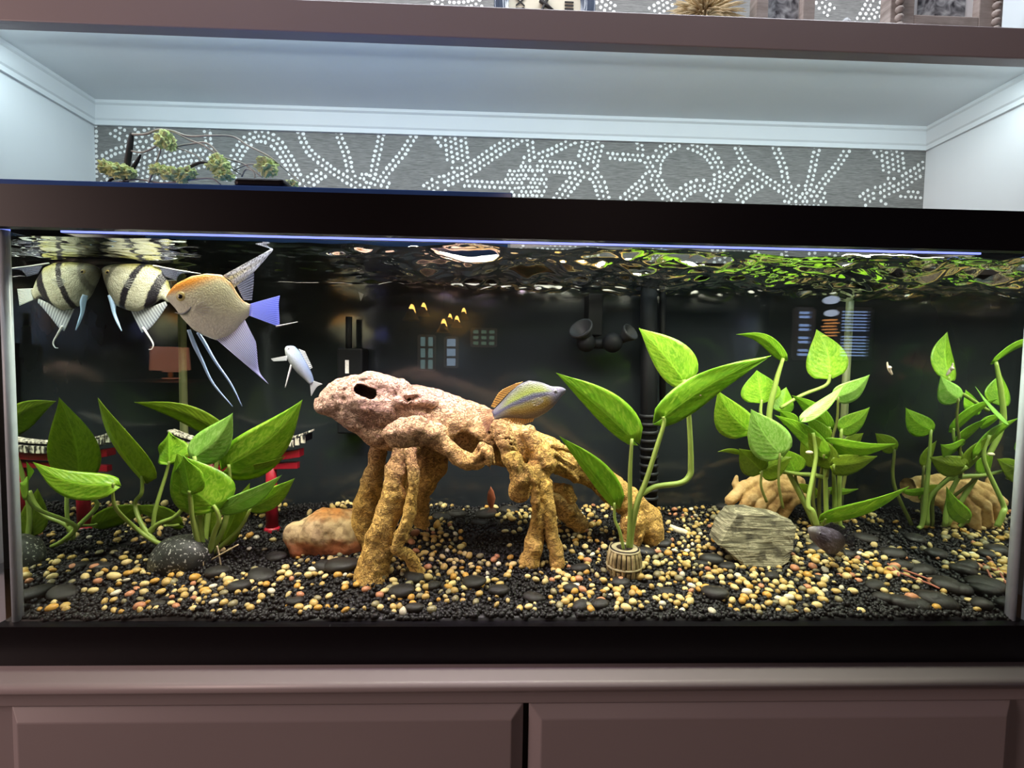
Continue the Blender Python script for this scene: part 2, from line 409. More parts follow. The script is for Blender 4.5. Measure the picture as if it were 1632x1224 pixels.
mp = [(.0, -.012), (YL+.004, -.012), (YL+.006, -.0145), (YL+.013, -.017), (YL+.017, -.021), (YL+.017, -.0235), (YL+.019, -.0245), (YL+.019, -.036), (YL+.021, -.038), (.0, -.038)]
extr_x('moulding', mp, -.95, .95, CAB, st)
box('carcass', -.95, .95, -.016, .45, -.78, -.038, CAB, st)
XS = at(838.5, 1180, -.03)[0]
def door(x0, x1, hinge):
    y0, y1, z0, z1 = -.017, -.030, -.70, -.0405; b = .014
    V = [(x0,y0,z0),(x1,y0,z0),(x1,y0,z1),(x0,y0,z1),(x0,y0-.004,z0),(x1,y0-.004,z0),(x1,y0-.004,z1),(x0,y0-.004,z1),(x0+b,y1,z0+b),(x1-b,y1,z0+b),(x1-b,y1,z1-b),(x0+b,y1,z1-b)]
    F = [(0,1,2,3)]+[(i, i+4, (i+1) % 4+4, (i+1) % 4) for i in range(4)]+[(i+4, i+8, (i+1) % 4+8, (i+1) % 4+4) for i in range(4)]+[(8,11,10,9)]
    d = obj('door', V, F, CAB, st, smooth=False); mod_bevel(d, .0012)
    kx = x1-.045 if hinge < 0 else x0+.045
    v, f = lathe([(.004, 0), (.004, .012), (.013, .018), (.014, .024), (.009, .029)], (kx, y1, -.16), 16, (0, -1, 0)); obj('knob', v, f, BLACK, d)
door(at(6, 1160, -.03)[0], XS-.0032, -1); door(XS+.0032, at(1622, 1160, -.03)[0], 1)
gapb = box('door_gap', XS-.0032, XS+.0032, -.0175, -.0165, -.70, -.0395, BLACK, st)

# the room behind the photographer (seen only as reflections in the tank)
RW = plain('room_wall_paint', (.10, .095, .10), .8, .2); RF = plain('room_floor_wood', (.10, .06, .035), .4, .4, sc=12)
for nm, b, m in (('floor', (-2.6, 2.6, -4.0, .45, -.83, -.78), RF), ('wall_rear', (-2.6, 2.6, -4.05, -4.0, -.78, 1.7), RW), ('wall_west', (-2.65, -2.6, -4.0, .45, -.78, 1.7), RW), ('wall_east', (2.6, 2.65, -4.0, .45, -.78, 1.7), RW)):
    o = box(nm, *b, m); o['kind'] = 'structure'
o = box('ceiling_room', -2.6, 2.6, -4.0, -.2, 1.7, 1.75, RW); o['kind'] = 'structure'

# ------------------------------------------------------------------ the tank
HT = .5397; XT = .6096; YD = .305; XI = .60; ZW = .4880
tank = thing('aquarium', (0, .15, 0), 'long glass aquarium with black rims filled with water', 'aquarium')
def ring(name, z0, z1, m, w=.02):
    x, y0, y1 = XT+.004, -.012, YD+.012
    parts = [boxv(-x, x, y0, y0+w, z0, z1), boxv(-x, x, y1-w, y1, z0, z1), boxv(-x, -x+w, y0+w, y1-w, z0, z1), boxv(x-w, x, y0+w, y1-w, z0, z1)]
    v, f = join(parts); return obj(name, v, f, m, tank, smooth=False)
ring('top_rim', .4942, HT, BLACK, .012); ring('bottom_rim', 0, .0455, BLACK, .012)
box('front_pane', -XT, XT, -.006, 0, .004, .53, GLASS, tank)
box('back_pane', -XT, XT, YD, YD+.006, .004, .53, BACKING, tank)
for s in (-1, 1): box('side_pane', min(s*XI, s*XT), max(s*XI, s*XT), 0, YD, .004, .53, SIDE, tank)
box('bottom_pane', -XI, XI, 0, YD, .004, .010, BLACK, tank)
for s in (-1, 1):
    for y, w, sm in ((.003, .0052, SILI), (YD-.004, .0055, SILB)):
        v, f = tube([(s*(XI-.0012), y, .02), (s*(XI-.0012), y, .4935)], w, 10, smooth=False); o = obj('silicone_seam', v, f, sm, tank)
# water: rippled surface that mirrors the tank from below
nx, ny = 520, 150; gx, gy = np.meshgrid(np.linspace(-XI, XI, nx), np.linspace(.001, YD-.001, ny), indexing='ij')
P = np.stack([gx, gy, np.zeros_like(gx)], -1); amp = np.clip((gx+.42)/.35, .22, 1)
hz = (noise3(P*np.array((1, 1.5, 1)), 13, 1)*.0105+noise3(P*np.array((1, 1.8, 1)), 34, 2)*.0072+noise3(P*np.array((1, 2., 1)), 80, 3)*.0020)*amp
hz *= np.clip(gy/.03, .25, 1)
P[..., 2] = ZW+hz; idx = np.arange(nx*ny).reshape(nx, ny)
F = np.stack([idx[:-1, :-1], idx[1:, :-1], idx[1:, 1:], idx[:-1, 1:]], -1).reshape(-1, 4)
wat = obj('water', P.reshape(-1, 3), F, WATER, tank)
# light fixture over the water
fx = thing('aquarium_light', (0, .13, .5235), 'slim black lamp bar with added violet glow strip hidden under the tank lid', 'lamp')
box('housing', -.57, .57, .004, .13, .5235, .5385, BLACK, fx, .002); box('skirt', -.57, .57, .042, .045, .5015, .5240, BLACK, fx); box('skirt', -.57, -.567, .045, .13, .5015, .524, BLACK, fx); box('skirt', .567, .57, .045, .13, .5015, .524, BLACK, fx)  # lips added below the housing to hide the bare lamps
box('led_strip', -.57, .57, .040, .0418, .502, .516, emit('violet_led', (.22, .26, 1), 2.2), fx)  # added glowing strip standing in for the lit meniscus line below the rim
LIDM = plain('blue_lid_glass', (.05, .13, .42), .12, .8, var=.2)
lx = at(816, 312, .0)[0]
v, f = boxv(-XT, lx, -.006, YD, HT, HT+.0075); ld = obj('glass_lid', v, f, LIDM, smooth=False, origin=(-.3, .15, HT)); tag(ld, 'blue tinted glass lid lying on the tank rim, left half', 'lid'); mod_bevel(ld, .001)
FD = box('feeder', *[at(370, 300, .0)[0], at(454, 300, .0)[0]], .0, .032, HT+.0075, at(410, 281, .0)[2], BLACK, bevel=.009); tag(FD, 'low rounded black box sitting on the tank lid', 'feeder'); FD.modifiers[0].segments = 4

# ------------------------------------------------------------------ gravel bed
GRAV = plain('black_gravel', (.0075, .0072, .007), .5, .3, var=.5, sc=90)
def bedz(x, y): return gz(x, y)+.0035*noise3(np.stack([np.asarray(x), np.asarray(y), np.zeros_like(x)], -1), 14, 5)
nx, ny = 160, 44; gx, gy = np.meshgrid(np.linspace(-XI, XI, nx), np.linspace(.0005, YD-.0005, ny), indexing='ij')
gzv = bedz(gx, gy)-.002; idx = np.arange(nx*ny).reshape(nx, ny)
Fq = np.stack([idx[:-1, :-1], idx[1:, :-1], idx[1:, 1:], idx[:-1, 1:]], -1).reshape(-1, 4).tolist()
Vb = np.stack([gx, gy, gzv], -1).reshape(-1, 3).tolist(); n0 = len(Vb)
fr = idx[:, 0]; Vb += [(Vb[i][0], .0005, .011) for i in fr]; Fq += [(int(fr[i]), n0+i, n0+i+1, int(fr[i+1])) for i in range(nx-1)]
bed = obj('gravel_bed', Vb, Fq, GRAV, origin=(0, .15, .01)); tag(bed, 'bed of fine black gravel covering the aquarium floor', 'gravel', kind='stuff')
def scatter(name, pts, size, sub, mat, parent, smooth, flat=.75, cols=None, flatr=.15, seed=0):
    r = np.random.default_rng(seed); bv, bf = ico(sub); n = len(pts); nv = len(bv)
    S = size[:, None]*np.stack([r.uniform(.75, 1.3, n), r.uniform(.75, 1.2, n), r.uniform(flat-flatr, flat+flatr, n)], 1)
    q = r.normal(size=(n, 4)); q[:, 1:3] *= .35 if smooth else 1.; q /= np.linalg.norm(q, axis=1)[:, None]
    w, x, y, z = q.T
    R = np.stack([1-2*(y*y+z*z), 2*(x*y-z*w), 2*(x*z+y*w), 2*(x*y+z*w), 1-2*(x*x+z*z), 2*(y*z-x*w), 2*(x*z-y*w), 2*(y*z+x*w), 1-2*(x*x+y*y)], 1).reshape(n, 3, 3)
    v = bv[None]*S[:, None]*(1+r.normal(size=(n, nv, 1))*(.05 if smooth else .16)); v = np.einsum('nij,nkj->nki', R, v)+pts[:, None]
    f = (bf[None]+(np.arange(n)*nv)[:, None, None]).reshape(-1, 3)
    off = np.array(wloc(parent)); me = bpy.data.meshes.new(name); me.vertices.add(n*nv); me.vertices.foreach_set('co', (v.reshape(-1, 3)-off).ravel().astype(np.float32))
    me.loops.add(f.size); me.loops.foreach_set('vertex_index', f.ravel().astype(np.int32)); me.polygons.add(len(f)); me.polygons.foreach_set('loop_start', np.arange(0, f.size, 3, dtype=np.int32))
    me.update(calc_edges=True)
    if smooth: me.polygons.foreach_set('use_smooth', [True]*len(f))
    if cols is not None:
        a = me.attributes.new('uvw', 'FLOAT_VECTOR', 'POINT'); a.data.foreach_set('vector', np.repeat(cols, nv, axis=0).astype(np.float32).ravel())
    me.materials.append(mat); o = bpy.data.objects.new(name, me); COL.objects.link(o); o.parent = parent; o['kind'] = 'stuff'; return o
n = 21000; px = RNG.uniform(-XI+.004, XI-.004, n); py = .302*RNG.uniform(0, 1, n)**1.15+.0015
sz = RNG.uniform(.0021, .0041, n)*(1-.2*py/.3)
g = scatter('gravel_grains', np.stack([px, py, bedz(px, py)+RNG.uniform(-.0018, .0012, n)], 1), sz, 1, GRAV, bed, False, .9, seed=3) if False else scatter('gravel_grains', np.stack([px, py, bedz(px, py)+RNG.uniform(-.0018, .0012, n)], 1), sz, 1, GRAV, bed, False, .9, seed=3)
# pebbles: palette per pebble
PALS = [('cream', (.74, .58, .24)), ('tan', (.54, .37, .11)), ('amber', (.60, .33, .06)), ('white', (.74, .69, .50)), ('pinkish', (.52, .23, .11)), ('olive', (.25, .22, .11))]
PALW = [.35, .30, .12, .05, .06, .12]
def m_pebmass():
    k = N('pebble_mix'); a = k.n('Attribute', attribute_name='uvw').outputs['Vector']
    return k.done(k.bsdf(k.mix(k.noise(k.obj(), 180, 3), a, k.n('VectorMath', {0: a, 'Scale': .72}, operation='SCALE').outputs[0]), .45, .4))
def m_peb(name, c):
    k = N(name+'_pebble_stone'); r = k.n('ObjectInfo').outputs['Random']; o = k.obj(); f = k.noise(o, 190, 4)
    cc = k.mix(f, tuple(x*.72 for x in c), tuple(min(1, x*1.12) for x in c)); cc = k.mix(k.math('MULTIPLY', r, .35), cc, tuple(x*.6 for x in c))
    return k.done(k.bsdf(cc, .42, .4))
def dens(x, y):
    """patchy pebble density over the bed"""
    nz = .60+1.05*noise3(np.stack([x, y*1.5, np.zeros_like(x)], -1), 13, 11)
    l = np.clip((x+.60)/.22, .3, 1)*np.where(y > .17, 1.35, 1)*np.where(x > .33, .62, 1)*np.where((x > .40) & (y < .08), .35, 1)
    return np.clip(nz*l, .03, 1)
cand = np.stack([RNG.uniform(-XI+.01, XI-.01, 9000), .008+.29*RNG.uniform(0, 1, 9000)], 1)
cand = cand[RNG.uniform(0, 1, 9000) < dens(cand[:, 0], cand[:, 1])]
keep = []; cell = {}
for x, y in cand:
    k = (int(x//.0085), int(y//.0085)); ok = True
    for i in (-1, 0, 1):
        for j in (-1, 0, 1):
            for a, b in cell.get((k[0]+i, k[1]+j), ()):
                if (a-x)**2+(b-y)**2 < .0074**2: ok = False
    if ok: cell.setdefault(k, []).append((x, y)); keep.append((x, y))
keep = np.array(keep[:2900]); prad = RNG.uniform(.0028, .0056, len(keep)); prad[RNG.uniform(0, 1, len(keep)) < .08] *= 1.25
kinds = RNG.choice(len(PALS), len(keep), p=PALW)
seen = prad*ppm(keep[:, 1])*np.where(keep[:, 1] < .012, .3, 1); order = np.argsort(-seen)
big, rest = order[:286], order[286:]
cols = np.array([PALS[k][1] for k in kinds])*RNG.uniform(.7, 1.1, (len(keep), 1))
zz = bedz(keep[:, 0], keep[:, 1])
scatter('pebble_scatter', np.stack([keep[rest, 0], keep[rest, 1], zz[rest]+prad[rest]*.55], 1), prad[rest], 2, m_pebmass(), bed, True, .72, cols[rest], seed=5)
def pebmesh(i, m, flat, sub=3):
    v, f = ico(sub); v = v*np.array((1.18, .92, flat)); v = v*(1+.10*noise3(v+i*7.3, 1.3, i))[:, None]; v[:, 0] *= 1+.12*v[:, 2]
    me = bpy.data.meshes.new('pebble'); me.from_pydata(v.tolist(), [], f.tolist()); me.polygons.foreach_set('use_smooth', [True]*len(f)); me.materials.append(m); return me
PM = [[pebmesh(i*3+j, m_peb(nm, c) if j == 0 else None, (.8, .68, .9)[j], 2) for j in range(3)] for i, (nm, c) in enumerate(PALS)]
for row in PM:
    for m in row[1:]: m.materials[0] = row[0].materials[0]
for i in big:
    nm = PALS[kinds[i]][0]; me = random.choice(PM[kinds[i]])
    o = bpy.data.objects.new('pebble', me); COL.objects.link(o); r = prad[i]
    o.location = (keep[i, 0], keep[i, 1], zz[i]+r*.5); o.scale = (r, r, r); o.rotation_euler = (random.uniform(-.3, .3), random.uniform(-.3, .3), random.uniform(0, 6.28))
    tag(o, 'small rounded %s pebble lying loose on the black gravel' % nm, 'pebble', '%s pebbles on the black gravel' % nm)
BSTM = m_rock('polished_black_stone', (.012, .012, .012), (.022, .021, .019), (.035, .034, .03), 30, rough=.25, bump=.0004)
BS = [pebmesh(50+j, BSTM, (.42, .5, .6)[j], 3) for j in range(3)]
bsp = [(1140,948,19,.6),(1133,895,17,.8),(1160,905,13,.7),(1490,958,20,.8),(1530,942,18,.7),(1465,968,17,.7),(1512,985,26,.6),(1455,985,22,.7),(1565,965,16,.8),(1410,955,15,.7),(1505,932,20,.6),(1440,905,16,.8),(1425,885,16,.7),(1535,912,18,.7),(1575,938,22,.6),(1395,935,14,.7),
       (660,922,15,.6),(755,930,18,.5),(640,945,18,.6),(795,943,15,.6),(690,935,11,.7),(705,826,14,.5),(728,822,14,.6),(765,836,13,.6),(812,816,14,.7),(860,800,12,.6),(775,822,15,.6),(905,845,12,.6),(545,905,26,.5),(520,905,16,.6),(1030,882,14,.7),(1058,868,13,.7),
       (416,920,20,.5),(380,938,17,.8),(60,948,20,.4),(955,965,13,.8),(925,968,14,.8),(925,908,14,.6),(990,930,14,.7),(1062,945,12,.7),(910,940,12,.8),(1345,885,14,.6),(1260,880,12,.6),(1120,900,10,.7),(345,915,18,.6),(150,905,16,.5),(440,890,14,.6),(1590,880,18,.6),(1380,860,15,.5),(1310,925,12,.7),(1230,920,11,.8),(660,985,13,.6),(470,960,12,.7),(250,965,12,.7),(850,955,15,.6),(1155,810,12,.6)]
for x, y, r, fl in bsp:
    p = ground(x, min(y, 972)); R = r/ppm(p[1]); p[1] = max(p[1], R*1.2+.004); p[0] = 2*XI-p[0] if p[0] > XI else -2*XI-p[0] if p[0] < -XI else p[0]; p[0] = min(max(p[0], R*1.1-XI), XI-R*1.1); o = bpy.data.objects.new('black_stone', BS[0 if fl < .6 else 1 if fl < .75 else 2]); COL.objects.link(o)
    o.location = (p[0], p[1], p[2]+R*.18); o.scale = (R,)*3; o.rotation_euler = (random.uniform(-.15, .15), random.uniform(-.15, .15), random.uniform(-.5, .5))
    tag(o, 'smooth flat black stone bedded among the gravel and pebbles', 'stone', 'flat black stones in the gravel')

# ------------------------------------------------------------------ root ornament shaped like a crouching lizard
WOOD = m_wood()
def P3(*q): return [(at(x, y, Y), r/ppm(Y)) for x, y, Y, r in q]
s = Sdf((at(485, 700, .14)[0], .03, .045), (at(1075, 700, .14)[0], .255, at(560, 590, .14)[2]+.005), .0018)
C = lambda k, *q: s.chain(P3(*q), k)
C(.012, (514,645,.120,14), (545,634,.125,27), (582,638,.130,38), (622,650,.135,40), (668,662,.140,45), (712,676,.145,46), (752,688,.15,42), (790,702,.155,36), (830,714,.160,33), (872,724,.165,25), (922,746,.170,21), (968,773,.175,21), (1006,803,.18,22), (1028,832,.183,24), (1036,855,.185,21))
C(.010, (520,650,.115,12), (560,664,.115,16), (600,690,.12,20), (640,700,.13,24))
C(.008, (560,616,.118,16), (590,612,.120,18), (640,622,.12,18))
C(.010, (690,690,.15,30), (735,712,.15,22)); C(.01, (690,735,.165,26), (660,790,.175,22), (672,830,.18,14))
C(.004, (650,712,.115,22), (634,746,.108,18), (628,790,.100,19), (607,855,.090,22), (591,928,.080,27), (585,945,.078,28))
C(.0018, (652,715,.105,12), (659,745,.095,8), (660,770,.090,8.5), (654,820,.082,10), (640,852,.078,11), (634,874,.076,9), (650,884,.082,9), (662,896,.085,10), (668,920,.085,11))
C(.004, (608,690,.135,16), (603,720,.145,13), (594,770,.150,16), (585,805,.155,21), (579,835,.155,19), (588,862,.15,15))
C(.0022, (629,692,.062,20), (642,689,.062,24), (666,687,.064,23), (690,690,.068,17), (706,707,.068,14), (728,726,.066,13.5), (750,736,.062,13), (764,738,.060,11.5))
C(.0015, (756,726,.060,6), (768,712,.058,5.5), (780,717,.056,4.5), (786,738,.056,3)); C(.0015, (762,730,.054,6), (772,718,.050,5), (779,726,.048,4), (781,742,.048,2.6)); C(.0015, (764,740,.058,6), (776,738,.052,4.5), (782,748,.05,3))
C(.003, (702,690,.10,14), (690,690,.09,10))
C(.005, (790,672,.125,18), (808,706,.112,16), (820,738,.105,14), (832,764,.105,17), (826,785,.11,15), (845,765,.12,18))
C(.003, (818,733,.10,5), (838,742,.098,6), (852,768,.097,6), (854,800,.10,6), (853,830,.105,5))
C(.004, (852,752,.125,18), (866,782,.12,13), (859,830,.116,12), (850,870,.112,15), (846,896,.11,18))
C(.002, (868,775,.12,13), (873,800,.116,12), (877,835,.113,12), (883,870,.110,12), (887,897,.108,13))
C(.003, (845,702,.130,4), (890,712,.138,5), (940,730,.145,5), (985,765,.155,4))
C(.0025, (862,700,.130,4), (872,720,.128,4), (866,745,.12,4)); C(.0025, (872,728,.13,4), (905,748,.14,4), (920,765,.15,4))
C(.0025, (880,720,.131,3), (915,742,.138,3)); C(.006, (842,690,.13,14), (868,740,.13,18))
C(.006, (882,790,.205,12), (905,815,.21,18), (925,838,.21,14)); C(.004, (885,778,.17,9), (902,782,.165,10), (910,794,.165,8))
C(.006, (1010,830,.165,20), (1005,858,.165,18)); C(.006, (1040,845,.175,16), (1044,868,.175,14))
C(.004, (635,640,.10,10), (690,640,.105,10))
s.noise(.0024, 55, 3); s.noise(.0014, 130, 4); s.noise(.0007, 260, 5)
K = lambda k, sc, *q: s.chain(P3(*q), k, cut=True, sc=sc)
K(.002, (1,1,1), (560,616,.088,4.5), (570,620,.090,8), (590,627,.094,9), (602,632,.098,5)); K(.002, (1,1,1), (572,620,.11,8.5), (592,627,.118,9)); K(.002, (1,1,1), (574,624,.125,11), (592,630,.135,12)); K(.002, (1,1,1), (572,620,.085,8), (574,622,.13,9)); K(.002, (1,1,1), (590,627,.085,9), (592,628,.14,9.5)); K(.002, (1,1,1), (580,623,.085,9), (582,625,.135,9.5)); K(.002, (1,1,1), (571,620,.075,8), (591,627,.078,9))
K(.003, (1,1,1), (530,634,.094,5), (546,636,.094,5)); K(.002, (1,1,1), (630,628,.094,5), (650,637,.096,6), (676,630,.098,4)); K(.002, (1,1,1), (632,640,.096,3), (655,641,.097,3)); K(.0015, (1,1,1), (548,622,.10,2), (562,608,.10,2.5), (590,604,.105,2)); K(.002, (1,1,1), (618,648,.085,4), (626,660,.085,5), (645,664,.088,4))
K(.008, (1,1,1), (722,692,.085,16), (745,712,.09,22), (772,722,.095,16)); K(.006, (1,1,1), (800,715,.125,12), (815,750,.13,10))
K(.003, (1,1,1), (505,655,.10,1.5), (540,662,.095,2), (575,672,.095,2))
for i in range(9): K(.0012, (1,1,1), (780+i*5,676+i*9,.106,1.2), (795+i*4.6,672+i*9,.1,1.6), (812+i*3,676+i*9,.106,1.2))
K(.003, (1,1,1), (582,634,.130,25), (625,648,.136,27)); K(.004, (1,1,1), (738,706,.112,17), (766,722,.122,18)); K(.003, (1,1,1), (652,637,.108,6), (668,635,.108,6))
V, F = s.mesh(); b0 = ground(720, 900); b0 = np.array((b0[0], .14, gz(0, .14)))
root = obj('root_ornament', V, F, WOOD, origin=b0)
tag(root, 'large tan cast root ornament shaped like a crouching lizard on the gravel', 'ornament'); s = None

# ------------------------------------------------------------------ rocks and small ornaments
def Gp(x, y): return np.array(ground(x, y))
_k = N('layered_slate'); _o = _k.obj(); _s = _k.noise(_k.scale(_o, (1, 1, 12)), 19, 6, .3, .6); _b = _k.noise(_o, 60, 5)
_c = _k.ramp(_s, [(.30, (.035, .032, .02)), (.43, (.11, .10, .06)), (.50, (.17, .155, .095)), (.545, (.34, .31, .20)), (.58, (.12, .11, .065)), (.72, (.23, .21, .13))])
_c = _k.mix(_k.ramp(_b, [(.36, (.8, .8, .8)), (.46, (0, 0, 0))]), _c, (.035, .03, .02)); SLATE = _k.done(_k.bsdf(_c, .8, .2, nrm=_k.bump(_k.math('ADD', _s, _k.math('MULTIPLY', _b, .4)), .004)))
REDR = N('red_rock'); _o = REDR.obj(); _x = REDR.n('SeparateXYZ', {0: _o}); _n = REDR.noise(_o, 38, 6, .8)
_h = REDR.math('ADD', _x.outputs[2], REDR.math('MULTIPLY', _n, .022)); _c = REDR.ramp(_h, [(.0, (.15, .045, .02)), (.030, (.27, .085, .035)), (.040, (.42, .17, .07)), (.047, (.62, .46, .25)), (.070, (.66, .49, .27)), (.080, (.58, .24, .07))])
_c = REDR.mix(REDR.ramp(REDR.noise(_o, 120, 4), [(.35, (.5, .5, .5)), (.55, (0, 0, 0))]), _c, (.10, .04, .02)); REDR = REDR.done(REDR.bsdf(_c, .85, .2, nrm=REDR.bump(REDR.noise(_o, 90, 6), .003)))
SPECK = N('speckled_stone'); _o = SPECK.obj(); _v = SPECK.ramp(SPECK.noise(_o, 300, 2), [(.60, (0, 0, 0)), (.66, (1, 1, 1))])
SPECK = SPECK.done(SPECK.bsdf(SPECK.mix(_v, SPECK.mix(SPECK.noise(_o, 60, 4), (.018, .02, .017), (.05, .053, .047)), (.50, .50, .45)), .5, .4, nrm=SPECK.bump(SPECK.noise(_o, 160, 3), .0008)))
def sdf_rock(name, lo, hi, h, build, mat, base, label, cat, parent=None):
    s = Sdf(lo, hi, h); build(s); V, F = s.mesh(); o = obj(name, V, F, mat, parent, origin=None if parent else base)
    return o if parent else tag(o, label, cat)
# slab of slate: polygon traced at its own depth, real thickness, tilted back
poly = [(1145,868),(1162,846),(1182,826),(1215,823),(1250,830),(1269,836),(1272,846),(1262,872),(1249,891),(1225,900),(1197,903),(1180,896),(1163,882)]
p0 = Gp(1205, 900); Ysl = p0[1]+.004
def slab(poly, Yf, th, name, label, mat, back=(.0, .006)):
    bm = bmesh.new(); cen = np.mean([at(x, y, Yf) for x, y in poly], 0)
    for k, (dy, sc) in enumerate(((0, .97), (.004, 1.02), (th*.8, 1.0), (th, .9))):
        for x, y in poly:
            p = at(x, y, Yf); q = cen+(p-cen)*sc; q = q+np.array((0, dy+(q[2]-cen[2])*.45, dy*.05)); bm.verts.new(tuple(q))
    n = len(poly); bm.verts.ensure_lookup_table()
    for r in range(3):
        for i in range(n):
            j = (i+1) % n; bm.faces.new([bm.verts[r*n+i], bm.verts[r*n+j], bm.verts[(r+1)*n+j], bm.verts[(r+1)*n+i]])
    bm.faces.new([bm.verts[i] for i in range(n)][::-1]); bm.faces.new([bm.verts[3*n+i] for i in range(n)])
    bmesh.ops.recalc_face_normals(bm, faces=bm.faces); bmesh.ops.triangulate(bm, faces=bm.faces)
    for it in range(3): bmesh.ops.subdivide_edges(bm, edges=bm.edges, cuts=1, use_grid_fill=True)
    v = np.array([w.co[:] for w in bm.verts]); nn = np.array([w.normal[:] for w in bm.verts])
    lay = noise3(v*np.array((18, 18, 330)), 1, 9)*.0011+noise3(v, 70, 8)*.0013+noise3(v, 25, 7)*.002
    v = v+nn*lay[:, None]; f = [[q.index for q in g.verts] for g in bm.faces]; bm.free()
    o = obj(name, v, f, mat, smooth=False, origin=(cen[0], cen[1], v[:, 2].min())); return tag(o, label, 'rock')
slab(poly, Ysl, .045, 'slate_slab', 'grey layered slate slab leaning in front of the tan claw ornament', SLATE)
# red and cream rock left of the root
c = Gp(505, 884); Yr = c[1]
def f(s):
    Q = lambda x, y, dy, r: (at(x, y, Yr+dy), r/ppm(Yr+dy))
    s.chain([Q(478,852,.02,25), Q(510,850,.02,32), (at(552, 848, Yr+.03), 33/ppm(Yr+.03))], .004); s.chain([Q(480,872,.015,21), Q(520,872,.015,22), Q(560,868,.02,22)], .004)
    s.chain([Q(490,832,.03,13), Q(520,826,.03,14), Q(562,824,.035,15)], .004); s.noise(.0055, 42, 21); s.noise(.002, 110, 22)
sdf_rock('red_rock', (at(440,0,Yr)[0], Yr-.03, c[2]-.02), (at(620,0,Yr)[0], Yr+.09, c[2]+.085), .0022, f, REDR, (c[0], Yr+.02, c[2]-.012), 'rough red and cream rock beside the root ornament legs', 'rock')
# claw ornament behind the slate
CLAW = m_rock('tan_cast', (.22, .11, .035), (.52, .33, .12), (.68, .48, .22), 45, bump=.0025)
Yc = Gp(1215, 830)[1]
def f(s):
    Q = lambda L: [(at(x, y, Yc+dy), r/ppm(Yc+dy)) for x, y, dy, r in L]
    for L in ([(1268,768,.012,12),(1222,760,.0,11),(1188,776,-.006,11),(1164,797,-.01,9)], [(1266,774,.006,12),(1222,772,-.010,11),(1196,793,-.018,11),(1180,818,-.018,9)], [(1266,782,.0,12),(1232,782,-.016,10),(1210,803,-.022,11),(1198,832,-.02,10)],
              [(1266,790,-.004,11),(1242,792,-.018,9),(1226,812,-.022,10),(1218,838,-.02,10)], [(1290,785,.01,12),(1262,798,-.012,10),(1246,820,-.012,9),(1240,836,-.01,9)]): s.chain([(p, r*.97) for p, r in Q(L)], .0006)
    s.chain(Q([(1180,790,.0,9),(1172,772,.0,5),(1174,759,.0,2.5)]), .003); s.chain(Q([(1280,775,.02,16),(1300,800,.02,16),(1295,835,.01,15),(1262,842,.01,14)]), .006); s.noise(.0012, 120, 31)
sdf_rock('claw_ornament', (at(1145,0,Yc)[0], Yc-.045, at(0,850,Yc)[2]-.02), (at(1325,0,Yc)[0], Yc+.06, at(1230,745,Yc)[2]+.01), .0017, f, CLAW, (at(1230,0,Yc)[0], Yc, gz(0, Yc)), 'fluted tan ornament like a curled claw under the leafy pothos', 'ornament')
# pale stubs of the same kind of cast ornament, low behind the claw
# barrel pot
BAR = m_rock('barrel_cast', (.08, .055, .02), (.30, .23, .10), (.48, .40, .20), 40, bump=.001); BARD = plain('barrel_dark', (.03, .022, .016), .7, .2); BART = plain('barrel_rim', (.40, .35, .20), .6, .3, var=.6, sc=180)
pb = Gp(1001, 927); Yb = pb[1]+.022; cb = np.array((pb[0], Yb, pb[2]-.006)); hb = (at(998, 872, Yb)[2]-cb[2]); rb = 27/ppm(Yb)
barrel = thing('barrel_pot', cb, 'small wooden-looking barrel holding pothos stems, in front of the root tail', 'pot')
R = lambda z: rb*(.86+.20*math.sin(math.pi*min(1, max(0, z*.92+.06)))-.02)
v, f = lathe([(R(z)*.955, z*hb) for z in np.linspace(0, .93, 8)]+[(R(.93)*.8, hb*.93)], cb, 36); obj('core', v, f, BARD, barrel)
ns = 22
for i in range(ns):
    a0, a1 = 2*math.pi*(i+.12)/ns, 2*math.pi*(i+.88)/ns; V = []
    for z in np.linspace(0, .94, 6):
        for a in np.linspace(a0, a1, 3): V.append(cb+np.array((R(z)*math.cos(a)*(1+.012*math.sin(i*3)), R(z)*math.sin(a)*(1+.012*math.sin(i*3)), z*hb)))
    F = [(r*3+k, r*3+k+1, r*3+k+4, r*3+k+3) for r in range(5) for k in range(2)]
    solid(obj('stave', V, F, BAR, barrel), .0012)
for z in (.45, .94):
    v, f = lathe([(R(z)*1.0, z*hb-.0016), (R(z)*1.045, z*hb-.001), (R(z)*1.045, z*hb+.001), (R(z)*1.0, z*hb+.0016)], cb, 36); obj('hoop', v, f, BART, barrel)
    v, f = lathe([(R(z)*1.0, z*hb-.0034), (R(z)*1.02, z*hb-.0030), (R(z)*1.02, z*hb-.0015), (R(z)*1.0, z*hb-.0012)], cb, 36); obj('hoop_shadow_band', v, f, BARD, barrel)  # dark outline stripe below each hoop
v, f = lathe([(R(.94)*.88, hb*.945), (R(.94)*.95, hb*.985), (R(.94)*.90, hb*1.0), (R(.94)*.2, hb*.99)], cb, 36); obj('lid', v, f, BART, barrel)
v, f = lathe([(R(.94)*.86, hb*.995), (R(.94)*.93, hb*1.012), (R(.94)*.99, hb*.985), (R(.94)*.99, hb*.95)], cb, 36); obj('rim_shadow_band', v, f, BARD, barrel)  # dark outline ring round the barrel top
for dx, dy in ((-.006, -.004), (.004, -.007), (.009, .004)): v, f = lathe([(.0022, 0), (.0022, .0012)], cb+np.array((dx, dy, hb*.992)), 10); obj('hole', v, f, BARD, barrel)
